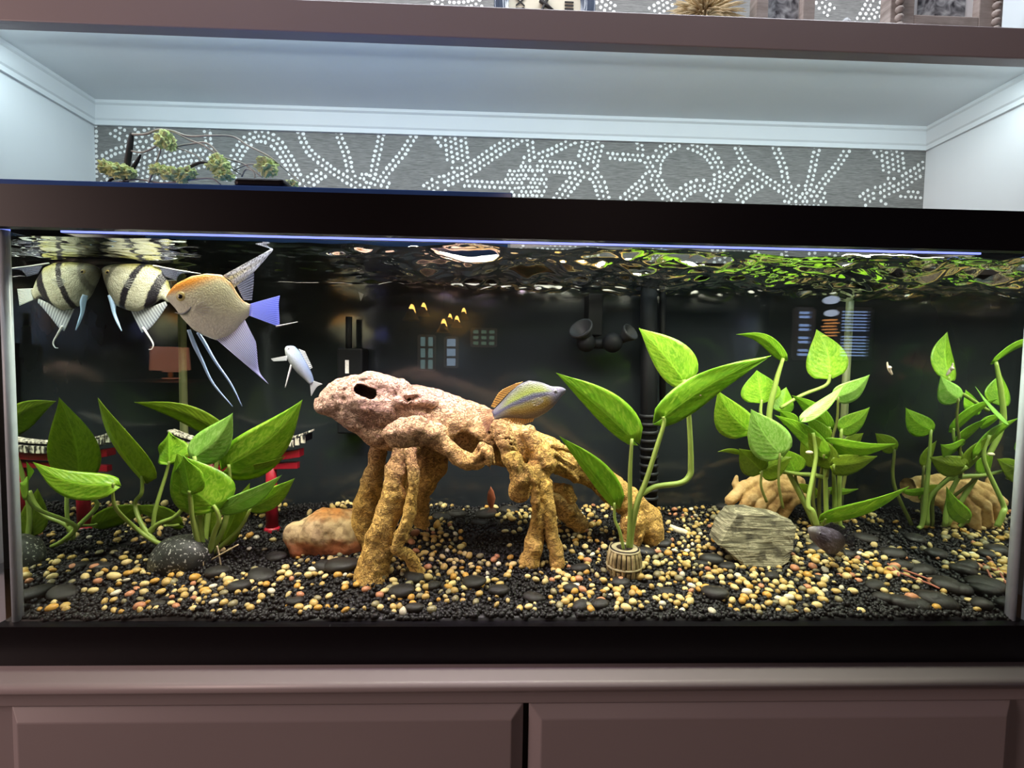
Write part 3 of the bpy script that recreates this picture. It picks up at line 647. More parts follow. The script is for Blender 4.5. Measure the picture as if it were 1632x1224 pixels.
# torii gate
TRED = plain('torii_red', (.30, .008, .022), .4, .4, var=.3, sc=60); TROOF = N('torii_roof'); _o = TROOF.obj(); TROOF = TROOF.done(TROOF.bsdf(TROOF.ramp(TROOF.noise(TROOF.scale(_o, (1, 1, .4)), 230, 3), [(.42, (.03, .03, .028)), (.55, (.62, .58, .48))]), .7, .2))
pt = Gp(433, 843); Yt = pt[1]; cx = 385; k = 1/ppm(Yt)
gate = thing('torii_gate', (at(cx, 843, Yt)[0], Yt, gz(0, Yt)), 'miniature red torii gate with pale tiled roof behind the left pothos', 'ornament')
def beam(name, pts, hy, hz, mat):
    V = []
    for x, y in pts:
        c = at(x, y, Yt)
        for a, b in ((-hy, -hz), (hy, -hz), (hy, hz), (-hy, hz)): V.append(c+np.array((0, a, b)))
    F = [(i*4+j, i*4+(j+1) % 4, i*4+4+(j+1) % 4, i*4+4+j) for i in range(len(pts)-1) for j in range(4)]+[(3, 2, 1, 0), tuple((len(pts)-1)*4+j for j in range(4))]
    return mod_bevel(obj(name, V, F, mat, gate, smooth=False), .0006)
cv = lambda hw, y0, rise, n=11: [(cx+hw*t, y0-rise*abs(t)**2.2) for t in np.linspace(-1, 1, n)]
beam('roof_ridge', cv(113, 708, 22), .009, .0016, TROOF); beam('roof', cv(108, 717, 21), .013, .0052, BLACK); beam('upper_beam', cv(96, 729, 8), .009, .006, TRED); beam('tie_beam', [(cx-92, 747), (cx+91, 741)], .005, .005, TRED)
for i, t in enumerate(np.linspace(-.96, .96, 24)):
    x = cx+108*t; y = 717-21*abs(t)**2.2; c = at(x, y, Yt); v, f = boxv(c[0]-.0031, c[0]+.0031, Yt-.0155, Yt-.0128, c[2]-.0058, c[2]+.0052); obj('roof_tile', v, f, TROOF, gate, smooth=False)
for sx in (-1, 1):
    x = cx+sx*48; v, f = tube([at(x+sx*1, 850, Yt), at(x, 790, Yt), at(x-sx*1, 728, Yt)], [9.5*k, 8.5*k, 7.5*k], 14, smooth=False); q = obj('post', v, f, TRED, gate)
    v, f = lathe([(12*k, -.004), (12*k, .004), (10*k, .007)], at(x+sx, 846, Yt), 16); obj('plinth', v, f, TRED, q)
# ------------------------------------------------------------------ equipment on the back pane
DK = plain('dark_equipment', (.004, .005, .006), .6, .15); DK2 = plain('dark_equipment_grey', (.014, .016, .018), .5, .25)
Y = .262; kk = 1/ppm(Y)
ph = thing('powerhead', (at(957,545,Y)[0], Y, at(957,560,Y)[2]), 'dark twin-nozzle powerhead pump fixed to the black back pane', 'pump')
def bell(cx0, cy0, tx, ty, r):
    a = at(cx0, cy0, Y); b = at(tx, ty, Y-.02); ax = b-a; L = np.linalg.norm(ax); v, f = lathe([(r*.45*kk, 0), (r*.6*kk, L*.4), (r*1.0*kk, L*.85), (r*1.05*kk, L), (r*.9*kk, L), (r*.45*kk, L*.5)], a, 20, ax); obj('nozzle', v, f, DK2, ph)
bell(938, 545, 925, 522, 19); bell(985, 545, 1006, 528, 14)
for x, y, r in ((934,546,15),(976,546,16)): v, f = ico(3); obj('motor_housing', at(x, y, Y-.01)+v*r*kk, f, DK, ph)
v, f = tube([at(938,548,Y), at(972,548,Y)], 8*kk, 12, smooth=False); obj('coupling', v, f, DK, ph)
v, f = boxv(at(950,0,Y)[0], at(974,0,Y)[0], Y, YD-.001, at(960,535,Y)[2], at(960,468,Y)[2]); mod_bevel(obj('bracket', v, f, DK, ph, smooth=False), .002)
Y = .275
fl = thing('internal_filter', (at(560,600,Y)[0], Y, at(560,640,Y)[2]), 'black internal filter box with pale label strip behind the root head', 'filter')
v, f = boxv(at(539,0,Y)[0], at(581,0,Y)[0], Y-.012, YD-.001, at(560,690,Y)[2], at(560,555,Y)[2]); mod_bevel(obj('filter_body', v, f, DK, fl, smooth=False), .003)
v, f = tube([at(556,556,Y), at(556,505,Y)], 5/ppm(Y), 12, smooth=False); obj('outlet_tube', v, f, DK2, fl)
v, f = boxv(at(553,0,Y)[0], at(559,0,Y)[0], Y-.0128, Y-.0118, at(556,595,Y-.012)[2], at(556,574,Y-.012)[2]); obj('label_strip', v, f, plain('label_white', (.7, .7, .66), .5, var=.3, sc=500), fl, smooth=False)
Y = .272
pipe = thing('intake_pipe', (at(1040,700,Y)[0], Y, gz(0, Y)), 'dark ribbed filter intake pipe standing against the back pane', 'pipe')
v, f = tube([at(1034,805,Y), at(1034,420,Y)], 13/ppm(Y), 16, smooth=False); obj('pipe', v, f, DK, pipe)
v, f = tube([at(1056,640,Y), at(1056,430,Y)], 5/ppm(Y), 10, smooth=False); obj('cable', v, f, DK, pipe)
for yy in range(660, 800, 13): v, f = tube([at(1034,yy,Y), at(1034,yy+5,Y)], 15/ppm(Y), 16, smooth=False); obj('strainer_ring', v, f, DK2, pipe)
# small finds on the gravel
q = Gp(1085, 847); v, f = tube([(at(1068,838,q[1]+.01)), at(1080,845,q[1]), at(1092,849,q[1]-.004), at(1104,856,q[1]-.012)], [.003, .0055, .005, .002], 10)
sh = obj('shell_fragment', v, f, plain('bone_white', (.62, .56, .38), .5, var=.2, sc=120), origin=q); tag(sh, 'pale elongated shell fragment lying between the root tail and the slate', 'shell')
IN = lambda p: np.array((min(p[0], 2*XI-p[0]), p[1], p[2]))
q = IN(Gp(1588, 925)); tw = thing('red_twig', q, 'thin reddish twig lying on dark gravel at the right end', 'twig'); TW = plain('twig_red', (.34, .12, .08), .7, .2, var=.3)
for P in ([(1566,905),(1585,915),(1612,925)], [(1573,915),(1580,928),(1590,937)], [(1590,912),(1602,935),(1612,945)]):
    v, f = tube([IN(Gp(*p))+np.array((0,0,.006)) for p in P], .0013, 6); obj('stick', v, f, TW, tw)
Ys = .15; q = at(1412, 560, Ys); v, f = tube([at(1414,577,Ys), at(1415,583,Ys), at(1418,590,Ys), at(1422,597,Ys)], [.0008, .0016, .0024, .0012], 10); o = obj('snail', v, f, plain('snail_pale', (.62, .52, .42), .4, var=.3, sc=200), origin=q); tag(o, 'tiny pale snail drifting right of the leafy pothos', 'snail')
v, f = lathe([(.0004, -.002), (.0022, -.001), (.0026, .001), (.0016, .002), (.0004, .003)], at(1418, 586, Ys-.002), 12, (.3, -1, .2)); obj('shell', v, f, plain('snail_shell', (.7, .6, .5), .35, var=.3, sc=300), o)
# ------------------------------------------------------------------ pothos cuttings
def leaf(pl, base, tip, hw, Yb, Yt, roll=0., fold=.25, bend=0., arch=0., mat=None, wave=.0, yaw=.75):
    b, t = at(*base, Yb), at(*tip, Yt); a = t-b; L = np.linalg.norm(a); a = a/L
    view0 = (b+t)/2-CAM; view0 /= np.linalg.norm(view0); view = view0*(1-yaw)+np.array((0, 1., 0))*yaw; view /= np.linalg.norm(view); side = np.cross(a, view); side /= np.linalg.norm(side); nr = np.cross(side, a)
    s = math.cos(roll)*side+math.sin(roll)*nr; nrm = np.cross(s, a)
    q0 = np.cross(a, view0); q0 /= np.linalg.norm(q0); comp = 1/max(.55, abs(float(side@q0))); px = 1/ppm((Yb+Yt)/2); wl, wr = hw if isinstance(hw, tuple) else (hw, hw); V, U = [], []
    nu, nv = 18, 5
    for i in range(nu+1):
        u = i/nu; w = 2.46*(max(u, 1e-4)**.42)*((1-u)**1.13) if u < 1 else 0
        w *= 1-.35*max(0, (u-.72)/.28)**1.5*(1-u)*2
        c = b+a*L*u+side*bend*px*math.sin(math.pi*u)+nrm*arch*px*math.sin(math.pi*u)
        for j in range(-nv, nv+1):
            q = j/nv; W_ = (wr if j > 0 else wl)*px*w*comp; fa = fold*(1-.25*abs(q))
            p = c+s*(q*W_*math.cos(fa))+nrm*(abs(q)*W_*math.sin(fa))-a*L*.10*abs(q)*(1-u)**5
            p = p+nrm*wave*px*math.sin(u*11+j*.9)*abs(q)**2
            V.append(p); U.append((u, q, 0))
    m = 2*nv+1; F = [(i*m+j, i*m+j+1, (i+1)*m+j+1, (i+1)*m+j) for i in range(nu) for j in range(m-1)]
    o = obj('leaf', V, F, mat or LEAF, pl, uvw=U); solid(o, .0007); return o
def stem(pl, pts, r, mat=None, name='stem'):
    P = [at(x, y, Y) for x, y, Y in pts]; rr = [q/ppm(p[2]) for q, p in zip(r, pts)] if isinstance(r, (list, tuple)) else r/ppm(pts[0][2])
    v, f = tube(P, rr, 8, 6); return obj(name, v, f, mat or STEM, pl)
# A: sprawling cutting rooted left of the speckled stone
ga = Gp(262, 884); YA = ga[1]+.005
A = thing('pothos_cutting', (ga[0], YA, gz(0, YA)), 'sprawling pothos cutting with long bare stems left of the speckled stone', 'plant')
leaf(A, (226,760), (156,634), (33,22), .140, .092, .5, .3, 9, 0, LEAFB, yaw=.9)
leaf(A, (181,772), (52,736), (19,24), .072, .024, -.5, .3, 14, 0, LEAF)
leaf(A, (270,736), (269,688), (26,27), YA+.01, YA+.02, .2, .5, 0, 0, LEAF, wave=4)
leaf(A, (285,836), (205,808), 16, YA+.05, YA+.06, .4, .2, -4, 0, LEAFB)
stem(A, [(273,872,YA),(245,862,YA-.005),(212,838,YA-.012),(186,812,.085),(180,790,.075),(181,770,.072)], [3.6,3.4,3,2.8,2.4,2.2]); stem(A, [(246,862,YA-.003),(226,836,YA),(215,803,YA+.01),(226,785,.138),(226,758,.140)], [4,3.4,3,2.8,2.2])
stem(A, [(244,848,YA),(246,820,YA),(254,790,YA+.005),(264,758,YA+.01),(270,735,YA+.01)], [3,3,2.8,2.4,2]); stem(A, [(240,860,YA),(240,846,YA),(254,834,YA),(278,824,YA),(294,806,YA),(303,784,YA)], [4,4.2,3.6,3.4,3,2.6]); stem(A, [(262,838,YA+.02),(275,838,YA+.04),(285,836,YA+.05)], 2)
for P in ([(263,886),(288,906),(279,924)], [(280,888),(292,906),(302,924)], [(262,868),(250,888),(242,908)]): stem(A, [(x, y, YA-.028) for x, y in P], 1.1, ROOTM, 'root')
# speckled stone the cuttings lean on
Yk = Gp(291, 905)[1]+.012; ks = 1/ppm(Yk); v, f = ico(4); d = v*np.array((46*ks, 38*ks, 37*ks)); d = d*(1+.10*noise3(v, 1.6, 3)[:, None]+.02*noise3(v, 7, 4)[:, None]); d[:, 0] += d[:, 2]*.2
o = obj('speckled_stone', at(290, 889, Yk)+d, f, SPECK, origin=(at(291, 900, Yk)[0], Yk, gz(0, Yk)-.01)); tag(o, 'dark grey stone with white specks between the two left pothos cuttings', 'stone')
# B: upright bunch right of the stone
gb = Gp(328, 890); YB_ = gb[1]; Bp = thing('pothos_cutting', (gb[0], YB_, gz(0, YB_)), 'upright bunched pothos cutting with large pale leaves behind the speckled stone', 'plant')
y = YB_
leaf(Bp, (365,741), (482,637), (36,33), y-.005, y-.015, -.15, .22, -12, 0, LEAF)
leaf(Bp, (310,728), (371,658), (26,30), y-.012, y-.02, .1, .35, -8, 0, LEAFP)
leaf(Bp, (340,806), (282,722), (44,34), y-.02, y-.03, -.1, .2, 10, 0, LEAF)
leaf(Bp, (303,784), (292,726), (22,26), y-.03, y-.035, .2, .3, 0, 0, LEAF, wave=2)
leaf(Bp, (352,690), (214,641), (16,24), y+.02, .118, .35, .3, -10, 0, LEAFB)
leaf(Bp, (366,756), (455,727), (18,12), y+.005, y+.0, -.5, .2, -6, 0, LEAFB)
leaf(Bp, (352,812), (449,757), (20,14), y-.01, y-.02, -.3, .3, -6, 0, LEAFP); leaf(Bp, (400,809), (470,762), (19,18), y, y-.01, -.2, .25, -5, 0, LEAF)
leaf(Bp, (356,862), (386,795), 18, y+.02, y+.02, .2, .2, 0, 0, LEAFB); leaf(Bp, (332,850), (326,780), 17, y+.03, y+.035, .4, .2, 0, 0, LEAFB); leaf(Bp, (372,832), (398,770), 15, y+.03, y+.03, .3, .2, 0, 0, LEAFB)
stem(Bp, [(325,888,y-.01),(319,842,y-.012),(318,780,y-.012),(310,727,y-.012)], [5.5,5,4.4,3]); stem(Bp, [(322,886,y-.012),(309,833,y-.02),(304,800,y-.025),(302,782,y-.03)], [5,4.4,3.6,2.4])
stem(Bp, [(334,880,y-.01),(342,848,y-.015),(349,830,y-.018),(346,815,y-.02),(340,805,y-.02)], [4.4,4,3.4,3,2.6]); stem(Bp, [(331,886,y),(352,852,y),(362,820,y+.004),(367,780,y),(365,740,y-.005)], [4.4,4,3.6,3,2.4])
stem(Bp, [(333,886,y),(360,864,y),(384,840,y),(400,809,y)], [4,3.4,3,2.2]); stem(Bp, [(330,884,y+.01),(345,850,y+.01),(352,812,y-.01)], [4,3.2,2]); stem(Bp, [(326,884,y+.02),(332,820,y+.03),(345,740,y+.03),(352,690,y+.02)], [4,3.6,3,2]); stem(Bp, [(330,886,y+.01),(352,846,y+.01),(366,790,y+.01),(366,756,y+.005)], [4,3,2.6,2], STEMD)
for P in ([(346,870),(350,888),(352,902)], [(322,888),(324,900),(322,908)], [(337,892),(362,878),(380,868)]): stem(Bp, [(a, b, y-.022) for a, b in P], 1.2, ROOTM, 'root')
# C: cutting planted in the barrel
Cp = thing('pothos_cutting', cb+np.array((0, 0, hb)), 'tall sparse pothos cutting growing out of the small barrel', 'plant'); y = Yb
leaf(Cp, (1007,700), (886,594), (38,17), y, y-.02, .10, .35, -3, 0, LEAF); leaf(Cp, (1090,607), (1018,523), (38,24), y+.012, y+.03, .1, .22, -3, 0, LEAF)
leaf(Cp, (1057,666), (1229,567), (26,26), y, y-.015, -.1, .25, 9, 0, LEAF, wave=2); leaf(Cp, (979,802), (891,695), (29,11), y-.005, y-.02, .15, .35, -3, 0, LEAF)
stem(Cp, [(994,877,y-.006),(988,848,y-.006),(980,828,y-.005),(979,801,y-.005)], [2.6,2.6,2.4,2]); stem(Cp, [(1001,877,y),(1004,823,y),(1004,757,y),(1007,699,y)], [3.8,3.6,3.4,2.6])
stem(Cp, [(1003,877,y+.002),(1007,842,y+.002),(1016,801,y),(1030,765,y),(1046,715,y),(1058,676,y),(1057,664,y)], [5.4,5.2,5,4.2,3.8,3.2,2.6]); stem(Cp, [(1020,790,y),(1044,776,y+.002),(1084,770,y+.006),(1099,758,y+.008),(1101,740,y+.009),(1100,700,y+.01),(1096,640,y+.012),(1090,605,y+.012)], [4.4,4.6,4.8,5,4.8,4.2,3.8,3])
v, f = ico(2); obj('bud', at(1114, 629, y)+v*np.array((.006, .004, .003)), f, plain('bud_cream', (.7, .55, .35), .5), Cp)
# D: dense cutting rooted behind the slate
gd = Gp(1312, 836); y = min(.205, gd[1]); D = thing('pothos_cutting', (gd[0], y, gz(0, y)), 'dense bushy pothos cutting rooted behind the slate and claw ornament', 'plant')
for base, tip, hw, db, dt, roll, fold, bend, m in (
    ((1248,571),(1173,533),(9,13),0,-.01,.5,.3,-14,LEAF), ((1323,597),(1301,525),(26,30),.0,.02,.1,.2,-6,LEAF), ((1214,638),(1206,590),(30,27),.01,.02,.1,.2,0,LEAF), ((1194,686),(1144,622),(22,34),-.01,-.02,.15,.25,6,LEAF),
    ((1243,723),(1197,652),(33,31),-.035,-.045,.05,.15,4,LEAFP), ((1246,654),(1253,617),(16,17),.015,.025,.1,.2,0,LEAF), ((1267,675),(1243,655),(11,13),-.005,-.01,.3,.3,0,LEAF), ((1335,632),(1386,597),(20,17),-.02,-.03,-.2,.3,-6,LEAFP),
    ((1281,667),(1346,613),(10,10),-.035,-.04,.6,.1,-3,LEAFP), ((1322,681),(1262,630),(12,17),-.01,-.015,.3,.25,-6,LEAF), ((1341,683),(1386,649),(20,16),.0,.0,-.2,.3,-5,LEAF), ((1320,704),(1428,707),(21,12),-.02,-.06,-.35,.3,-9,LEAF),
    ((1329,741),(1398,727),(22,16),-.03,-.035,-.2,.3,-4,LEAFB), ((1326,741),(1287,688),(18,18),-.028,-.03,.2,.25,0,LEAFB), ((1214,750),(1178,715),(20,24),-.02,-.03,.2,.2,0,LEAFB), ((1214,750),(1262,728),(22,16),-.02,-.02,.2,.3,0,LEAFB), ((1267,751),(1252,716),(20,22),-.01,-.01,.2,.2,0,LEAF),
    ((1313,724),(1234,661),(16,14),-.03,-.02,.3,.25,-6,LEAF), ((1320,702),(1284,662),(13,12),-.015,-.02,.3,.2,0,LEAF), ((1316,827),(1449,775),(12,17),-.03,-.08,-.35,.3,-10,LEAF), ((1322,780),(1368,779),(9,6),.01,.01,-.3,.3,-4,LEAF), ((1180,722),(1144,720),(4,5),-.02,-.03,.3,.2,-3,LEAFB),
    ((1300,790),(1262,770),12,.03,.035,.2,.2,0,LEAFB), ((1300,740),(1276,700),14,.03,.035,.2,.2,0,LEAFB), ((1350,715),(1376,690),13,.03,.035,-.2,.2,0,LEAFB)):
    leaf(D, base, tip, hw, y+db, y+dt, roll, fold, bend, 0, m)
for pts, r, m in (([(1298,836,.0),(1276,790,.0),(1246,730,.0),(1226,670,.0),(1236,612,.0),(1248,571,.0)], [4,4,4,4.4,4,2.6], STEM), ([(1228,690,.0),(1213,662,.006),(1214,637,.01)], [3,2.6,2], STEM), ([(1225,760,-.01),(1203,726,-.01),(1194,700,-.01),(1194,685,-.01)], [2.6,2.4,2.2,1.8], STEM),
    ([(1236,748,-.01),(1268,755,-.012),(1296,757,-.012),(1318,762,-.01)], [2.6,3.2,4,3], STEM), ([(1244,650,.005),(1278,630,.005),(1316,614,.0),(1323,597,.0)], [3,3,2.8,2.2], STEM), ([(1318,760,-.02),(1326,702,-.02),(1334,670,-.02),(1336,632,-.02)], [2.6,2.2,2,1.8], STEMD),
    ([(1248,810,-.034),(1241,770,-.035),(1243,722,-.035)], [2.2,2,1.8], STEMD), ([(1222,800,-.02),(1213,775,-.02),(1214,750,-.02)], [2.2,2,1.8], STEMD), ([(1318,838,-.01),(1316,790,-.01),(1316,738,-.02),(1321,700,-.012),(1322,680,-.01)], [4,3.6,3.2,2.4,2], STEM),
    ([(1331,836,-.0),(1330,790,.0),(1328,740,-.03)], [4,3.6,2.4], STEM), ([(1344,842,-.0),(1338,830,.0),(1338,760,.0),(1341,683,.0)], [3.4,3.6,3.4,2], STEM), ([(1302,838,-.05),(1295,815,-.05),(1288,800,-.045),(1300,730,-.03),(1296,690,-.03)], [4.6,4.4,3.6,3,2.4], STEM), ([(1300,838,.0),(1284,800,.01),(1270,770,.0),(1267,751,-.01)], [3,2.6,2.4,2], STEMD),
    ([(1306,838,.01),(1306,780,.01),(1313,724,-.03)], [3,2.8,2], STEMD), ([(1310,838,-.02),(1312,832,-.025),(1316,826,-.03)], [3,2.6,2], STEM), ([(1306,836,.02),(1296,800,.03),(1300,740,.03)], [3,2.6,2], STEMD), ([(1324,836,.02),(1345,770,.03),(1350,715,.03)], [3,2.6,2], STEMD), ([(1312,836,.01),(1318,800,.01),(1322,780,.01)], [2.6,2.4,1.8], STEMD)):
    stem(D, [(a, b, y+c) for a, b, c in pts], r, m)
v, f = ico(2); obj('bud', at(1290, 721, y-.03)+v*np.array((.006, .004, .003)), f, plain('bud_pale', (.7, .65, .4), .5), D)

Yt_ = YD-.0008; v = [at(571,465,Yt_), at(580,469,Yt_), at(575,480,Yt_)]; v = v+[p+np.array((0, -.0008, 0)) for p in v]
obj('white_chip', v, [(0,1,2),(5,4,3),(0,3,4,1),(1,4,5,2),(2,5,3,0)], plain('white_chip_paint', (.7, .72, .75), .5), tank, smooth=False)

# ------------------------------------------------------------------ fish
def fishmat(name, fn, rough=.35, metal=.15, scales=1.):
    k = N(name); u, v, w, vec = k.attr(); c = fn(k, u, v, vec)
    vo = k.n('TexVoronoi', {'Vector': k.scale(vec, (46, 17, 3)), 'Scale': 1.}); h = vo.outputs['Distance']; c = k.mix(k.ramp(h, [(.25, (0, 0, 0)), (.75, (.30, .30, .30))]), c, k.n('VectorMath', {0: c, 'Scale': .45}, operation='SCALE').outputs[0])
    return k.done(k.bsdf(c, rough, .35, metal, k.bump(h, .0006*scales, .8)))
def sstep(k, x, a, b): return k.n('MapRange', {0: x, 1: a, 2: b}, interpolation_type='SMOOTHSTEP').outputs[0]
def c_striped(k, u, v, vec):
    n = k.noise(k.scale(vec, (9, 5, 1)), 1.5, 5)
    base = k.mix(n, (.22, .21, .14), (.50, .49, .42)); base = k.mix(sstep(k, v, .45, 1.), base, (.26, .24, .08))
    uu = k.math('ADD', u, k.math('MULTIPLY', k.math('SUBTRACT', n, .5), .05))
    f = 0
    st = k.ramp(uu, [(0, (0,0,0)), (.13, (0,0,0)), (.15, (.6,.6,.6)), (.20, (.6,.6,.6)), (.225, (0,0,0)), (.43, (0,0,0)), (.45, (1,1,1)), (.515, (1,1,1)), (.535, (0,0,0)), (.735, (0,0,0)), (.755, (1,1,1)), (.855, (1,1,1)), (.875, (0,0,0)), (1, (0,0,0))])
    return k.mix(st, base, (.012, .010, .016))
def c_gold(k, u, v, vec):
    n = k.noise(k.scale(vec, (5, 4, 1)), 1.5, 5)
    base = k.mix(sstep(k, v, -.8, .6), (.86, .83, .72), (.72, .69, .40)); base = k.mix(k.math('MULTIPLY', n, .5), base, (.88, .86, .78))
    h = k.math('ADD', k.math('SUBTRACT', k.math('MULTIPLY', v, .62), u), k.math('MULTIPLY', n, .12)); base = k.mix(sstep(k, h, -.16, .22), base, (.72, .27, .015))
    d = k.math('MULTIPLY', sstep(k, v, .80, .98), .8); return k.mix(d, base, (.45, .20, .03))
def c_rain(k, u, v, vec):
    n = k.noise(k.scale(vec, (7, 3, 1)), 2, 4)
    c = k.ramp(k.math('ADD', k.math('MULTIPLY', v, .5), .5), [(.0, (.60, .42, .30)), (.22, (.62, .36, .06)), (.42, (.52, .46, .12)), (.53, (.14, .14, .25)), (.60, (.20, .22, .28)), (.68, (.44, .56, .08)), (.82, (.30, .36, .12)), (1, (.10, .10, .15))])
    c = k.mix(sstep(k, u, .30, .14), c, (.30, .29, .42)); c = k.mix(sstep(k, u, .72, .98), c, k.ramp(k.math('ADD', k.math('MULTIPLY', v, .5), .5), [(.2, (.55, .5, .45)), (.5, (.13, .13, .28)), (.8, (.35, .35, .45))]))
    return k.mix(.42, k.mix(k.math('MULTIPLY', n, .12), c, (.5, .52, .4)), (.0, .0, .0))
def c_silver(k, u, v, vec): return k.mix(sstep(k, v, -.9, .9), k.mix(k.noise(k.scale(vec, (6, 6, 1)), 2, 4), (.22, .25, .30), (.34, .36, .36)), (.13, .18, .30))
def c_dark(k, u, v, vec):
    n = k.noise(k.scale(vec, (5, 4, 1)), 1.6, 5); c = k.ramp(n, [(.35, (.07, .055, .075)), (.55, (.16, .13, .18)), (.68, (.34, .32, .48))])
    return k.mix(sstep(k, u, .55, .9), k.mix(sstep(k, u, .2, .0), c, (.26, .24, .24)), (.03, .024, .035))
def finmat(name, col, col2, alpha=.6, rays=30, patt=False):
    k = N(name); u, v, w, vec = k.attr()
    r = k.math('SINE', k.math('MULTIPLY', u, rays*3.6)); r = k.math('ADD', k.math('MULTIPLY', r, .5), .5)
    c = k.mix(v, col, col2); c = k.mix(k.math('MULTIPLY', r, .6), c, tuple(min(1, x*1.7+.05) for x in col2))
    if patt: c = k.mix(k.ramp(k.noise(k.scale(vec, (5, 26, 1)), 1.3, 2), [(.48, (0, 0, 0)), (.56, (.8, .8, .8))]), c, (.05, .045, .07))
    d = k.mix(.0, c, c); df = k.n('BsdfDiffuse', {'Color': d}).outputs[0]; tl = k.n('BsdfTranslucent', {'Color': d}).outputs[0]
    s = k.n('MixShader', {0: .45, 1: df, 2: tl}).outputs[0]; gl = k.n('BsdfGlossy', {'Color': (1, 1, 1), 'Roughness': .3}).outputs[0]; s = k.n('MixShader', {0: .05, 1: s, 2: gl}).outputs[0]
    al = k.math('ADD', k.math('MULTIPLY', r, .40), alpha-.22); al = k.math('SUBTRACT', al, k.math('MULTIPLY', v, .15))
    return k.done(k.n('MixShader', {0: al, 1: k.n('BsdfTransparent').outputs[0], 2: s}).outputs[0])
IRIS = plain('fish_iris', (.62, .50, .22), .25, .6); IRISD = plain('fish_iris_dark', (.25, .24, .26), .25, .6); PUP = plain('fish_pupil', (.004, .004, .005), .1, .8)
class Fish:
    def __init__(s, label, M, T, Ym, Yt, top, bot, thick, mat, eye=None, eyer=0, iris=None, name='fish'):
        s.M, s.T = np.array(M, float), np.array(T, float); s.Ym, s.Yt = Ym, Yt; ax = s.T-s.M; s.L = np.linalg.norm(ax); s.ax = ax/s.L
        s.up = np.array((s.ax[1], -s.ax[0])); s.up = s.up if s.up[1] < 0 else -s.up
        c = s.p3(.5*(s.M+s.T)); s.root = thing(name, c, label, 'fish')
        def prof(P):
            P = np.array(P, float)-s.M; t = P@s.ax/s.L; d = P@s.up; o = np.argsort(t); return t[o], d[o]
        (tt, td), (bt, bd) = prof(top), prof(bot); n, m = 34, 22; V, U = [], []
        pm = 1/ppm((Ym+Yt)/2); view = c-CAM; view /= np.linalg.norm(view); s.pm = pm
        a3 = s.p3(s.T)-s.p3(s.M); a3 /= np.linalg.norm(a3); u3 = np.cross(view, a3); u3 /= np.linalg.norm(u3); u3 = u3 if u3[2]*1 > 0 or abs(u3[2]) < .01 else -u3
        if u3@(CU*-s.up[1]+CR*s.up[0]) < 0: u3 = -u3
        s.n3 = np.cross(a3, u3); s.n3 = s.n3 if s.n3@view > 0 else -s.n3; s.u3 = u3; s.thick = thick; s.th = lambda t: thick*pm*(max(.02, math.sin(math.pi*min(1, max(0, t*.93+.02))**.62)))**.85
        for i in range(n+1):
            t = i/n; t = t if i else .004; up, dn = np.interp(t, tt, td), np.interp(t, bt, bd); mid, h = (up+dn)/2, max(.4, (up-dn)/2)
            if i == 0: h = max(.6, h*.5)
            base = s.p3(s.M+s.ax*s.L*t)
            for j in range(m):
                q = 2*math.pi*j/m; cc, sn = math.cos(q), math.sin(q); V.append(base+u3*(mid+h*cc)*pm+s.n3*s.th(t)*sn*abs(sn)**.15); U.append((t, cc, sn))
        F = [(i*m+j, i*m+(j+1) % m, (i+1)*m+(j+1) % m, (i+1)*m+j) for i in range(n) for j in range(m)]+[tuple(range(m))[::-1], tuple(n*m+j for j in range(m))]
        s.body = obj('body', V, F, mat, s.root, uvw=U)
        if eye is not None:
            t = (np.array(eye)-s.M)@s.ax/s.L
            for sg in (-1, 1):
                c = s.p3(np.array(eye, float))+s.n3*sg*s.th(t)*.86; v, f = ico(3); R = np.stack([a3, u3, s.n3])
                e = obj('eye', c+(v*np.array((eyer, eyer, eyer*.5))*pm)@R, f, iris or IRIS, s.root); obj('pupil', c+s.n3*sg*eyer*.33*pm+(v*np.array((eyer*.48, eyer*.48, eyer*.28))*pm)@R, f, PUP, e)
    def Y(s, p): return s.Ym+(s.Yt-s.Ym)*((np.array(p, float)-s.M)@s.ax/s.L)
    def p3(s, p): return at(p[0], p[1], s.Y(p))
    def fin(s, name, root, edge, mat, off=0., curl=0., n=22, m=9):
        r = catmull(np.array(root, float), 12) if len(root) > 2 else np.linspace(root[0], root[1], 12); e = catmull(np.array(edge, float), 12) if len(edge) > 2 else np.linspace(edge[0], edge[1], 12)
        def rs(q):
            L = np.concatenate([[0], np.cumsum(np.linalg.norm(np.diff(q, axis=0), axis=1))]); return np.stack([np.interp(np.linspace(0, L[-1], n), L, q[:, i]) for i in (0, 1)], 1)
        r, e = rs(r), rs(e); V, U = [], []
        for i in range(n):
            for j in range(m):
                w = j/(m-1); p = r[i]*(1-w)+e[i]*w; V.append(s.p3(p)+s.n3*(off+curl*w*w*math.sin(3*i/n))*s.pm); U.append((i/(n-1), w, 0))
        F = [(i*m+j, i*m+j+1, (i+1)*m+j+1, (i+1)*m+j) for i in range(n-1) for j in range(m-1)]
        return solid(obj(name, V, F, mat, s.root, uvw=U), .00035)
    def thread(s, name, pts, r, mat, off=0.):
        P = [s.p3(p)+s.n3*off*s.pm for p in pts]; v, f = tube(P, [q*s.pm for q in r], 8, 6); return obj(name, v, f, mat, s.root)
BLUEF = finmat('fin_blue', (.28, .30, .74), (.16, .20, .85), .80, 26); BLUEW = finmat('fin_blue_white', (.55, .52, .66), (.34, .36, .72), .62, 30); SMOKE = finmat('fin_smoke', (.16, .16, .24), (.08, .09, .16), .5, 20); PATT = finmat('fin_patterned', (.52, .44, .26), (.40, .42, .60), .85, 3, True)
